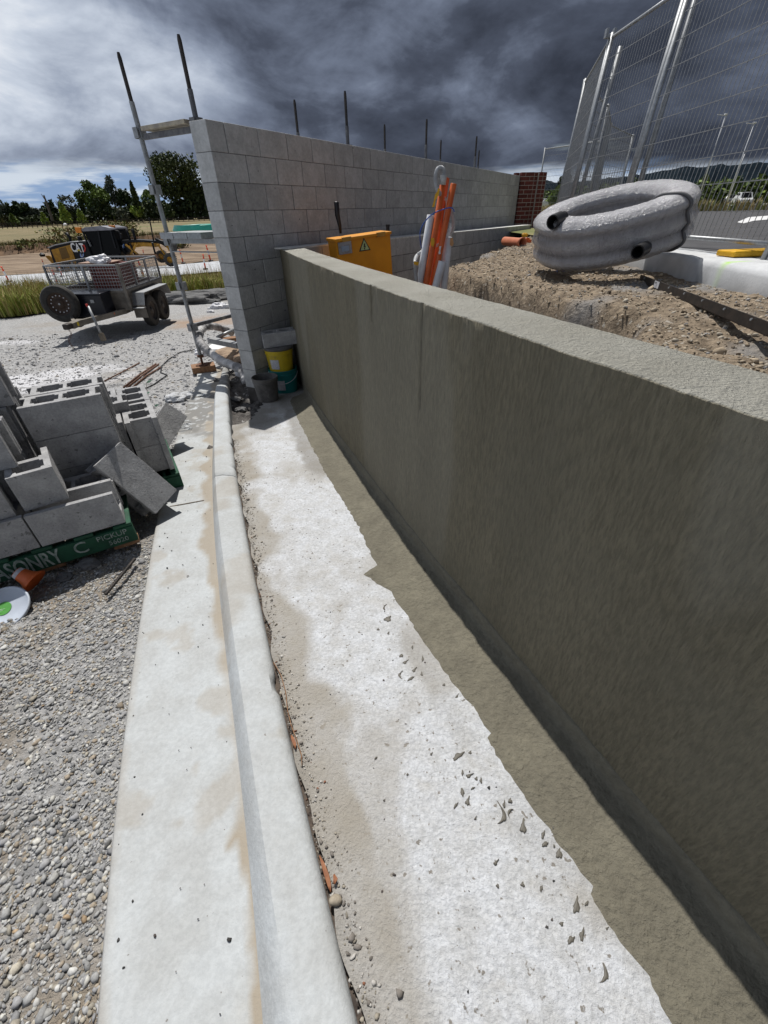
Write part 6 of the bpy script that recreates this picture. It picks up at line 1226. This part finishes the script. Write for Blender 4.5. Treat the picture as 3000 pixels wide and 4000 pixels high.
# leafy weeds on the bank behind the grader
WD = [(.16, .19, .05), (.22, .22, .06), (.11, .14, .04), (.20, .13, .06)]
for k, (cx, wd, ty, by) in enumerate(((225, 150, 890, 955), (290, 110, 885, 960), (430, 120, 862, 905), (500, 90, 868, 912), (100, 90, 935, 985), (700, 60, 915, 965), (800, 80, 905, 930))):
    D = 62 if by > 930 else 70; n = 380; q = np.random.default_rng(60+k); px = q.normal(cx, wd*.24, n); py = ty+(by-ty)*q.random(n)**.9; P = np.array([AY(a, b, D) for a, b in zip(px, py)]); P[:, 1] += q.normal(0, .8, n)
    t = empty('weed_clump', tuple(AY(cx, by, D)), ('leafy weeds left of the grader cab', 'leafy weeds right behind the grader engine', 'leafy weeds above the grader cab roof', 'leafy weeds right of the grader cab roof', 'reddish weeds at the left end of the bank', 'low weeds behind the grader front', 'twiggy weeds just left of the wall end')[k], 'weeds', 'weed clumps on the bank')
    leafmesh('foliage', P, np.array(WD)[q.integers(0, 4, n)]*q.uniform(.7, 1.3, (n, 1)), q.uniform(.10, .24, n), t, k)
    mm = M()
    for j in range(16): i = int(q.integers(0, n)); b_ = AY(cx+(px[i]-cx)*.5, by+6, D); mm.tube([b_, P[i]], .03, 4, False)
    mm.obj('stems', MT['bark'], t)
# white float in the paddock
c_ = AY(255, 878, 120); mm = M(); mm.lathe([(.05, -.35), (.4, -.2), (.42, .1), (.1, .35)], c_, (0, 0, 1), 12); props(mm.obj('white_drum', MT['white']), 'small white drum far out in the paddock', 'drum')
# trees and scrub on the right beyond the road
for k, (px, ty, by, wpx, cols, hol, kind, lb, D, zb) in enumerate(((2192, 684, 800, 52, DG, .3, 'round', 'tall dark tree behind the far fence panel', 75, .9), (2165, 735, 808, 60, MG, .2, 'round', 'green tree left of the dark tall one behind the fence', 60, .9), (2330, 745, 815, 70, DG, .2, 'round', 'dark tree seen between the fence posts', 90, .9), (2440, 742, 812, 80, DG, .2, 'round', 'dark tree behind the right fence posts', 100, .9), (2560, 735, 806, 90, DG, .2, 'round', 'dark tree half hidden by the wrapped coil', 100, .9))): tree(px, ty, by, wpx, cols, hol, kind, lb, 80+k, D, zb)
N = 11000; q = np.random.default_rng(15); px = q.uniform(2100, 3060, N); dd_ = np.array([ray(p, 795) for p in px]); hd_ = np.hypot(dd_[:, 0], dd_[:, 1]); D = q.uniform(120, 150, N); X_, Y_ = dd_[:, 0]/hd_*D, dd_[:, 1]/hd_*D
hh = 2.+6.5*fbm(np.c_[px*.012, 0*px, 0*px], 1, 4, 8)**1.5; Z_ = .4+q.random(N)**.7*hh; lc_ = np.array(MG+LG[:1]+DG)[q.integers(0, 7, N)]*q.uniform(.4, 1.0, (N, 1))
o = leafmesh('roadside_scrub', np.c_[X_, Y_, Z_], lc_, q.uniform(.3, .8, N), None, 4); props(o, kind='stuff'); o['label'] = 'green roadside scrub below the wooded hills'; o['category'] = 'bushes'
N = 9000; q = np.random.default_rng(16); px = q.uniform(2100, 3060, N); D = q.uniform(32, 60, N); dd_ = np.array([ray(p, 800) for p in px]); hd_ = np.hypot(dd_[:, 0], dd_[:, 1]); X_, Y_ = dd_[:, 0]/hd_*D, dd_[:, 1]/hd_*D; k_ = ~((px > 2780) & (D < 75) & (D > 36))
blades('roadside_grass', np.c_[X_, Y_, 0*X_+.93][k_], (.25+.5*q.random(N))[k_], np.full(N, .03)[k_], [(.30, .24, .10, 3), (.40, .30, .14, 2), (.14, .17, .05, 2)], 'dry grass on the far side of the main road')
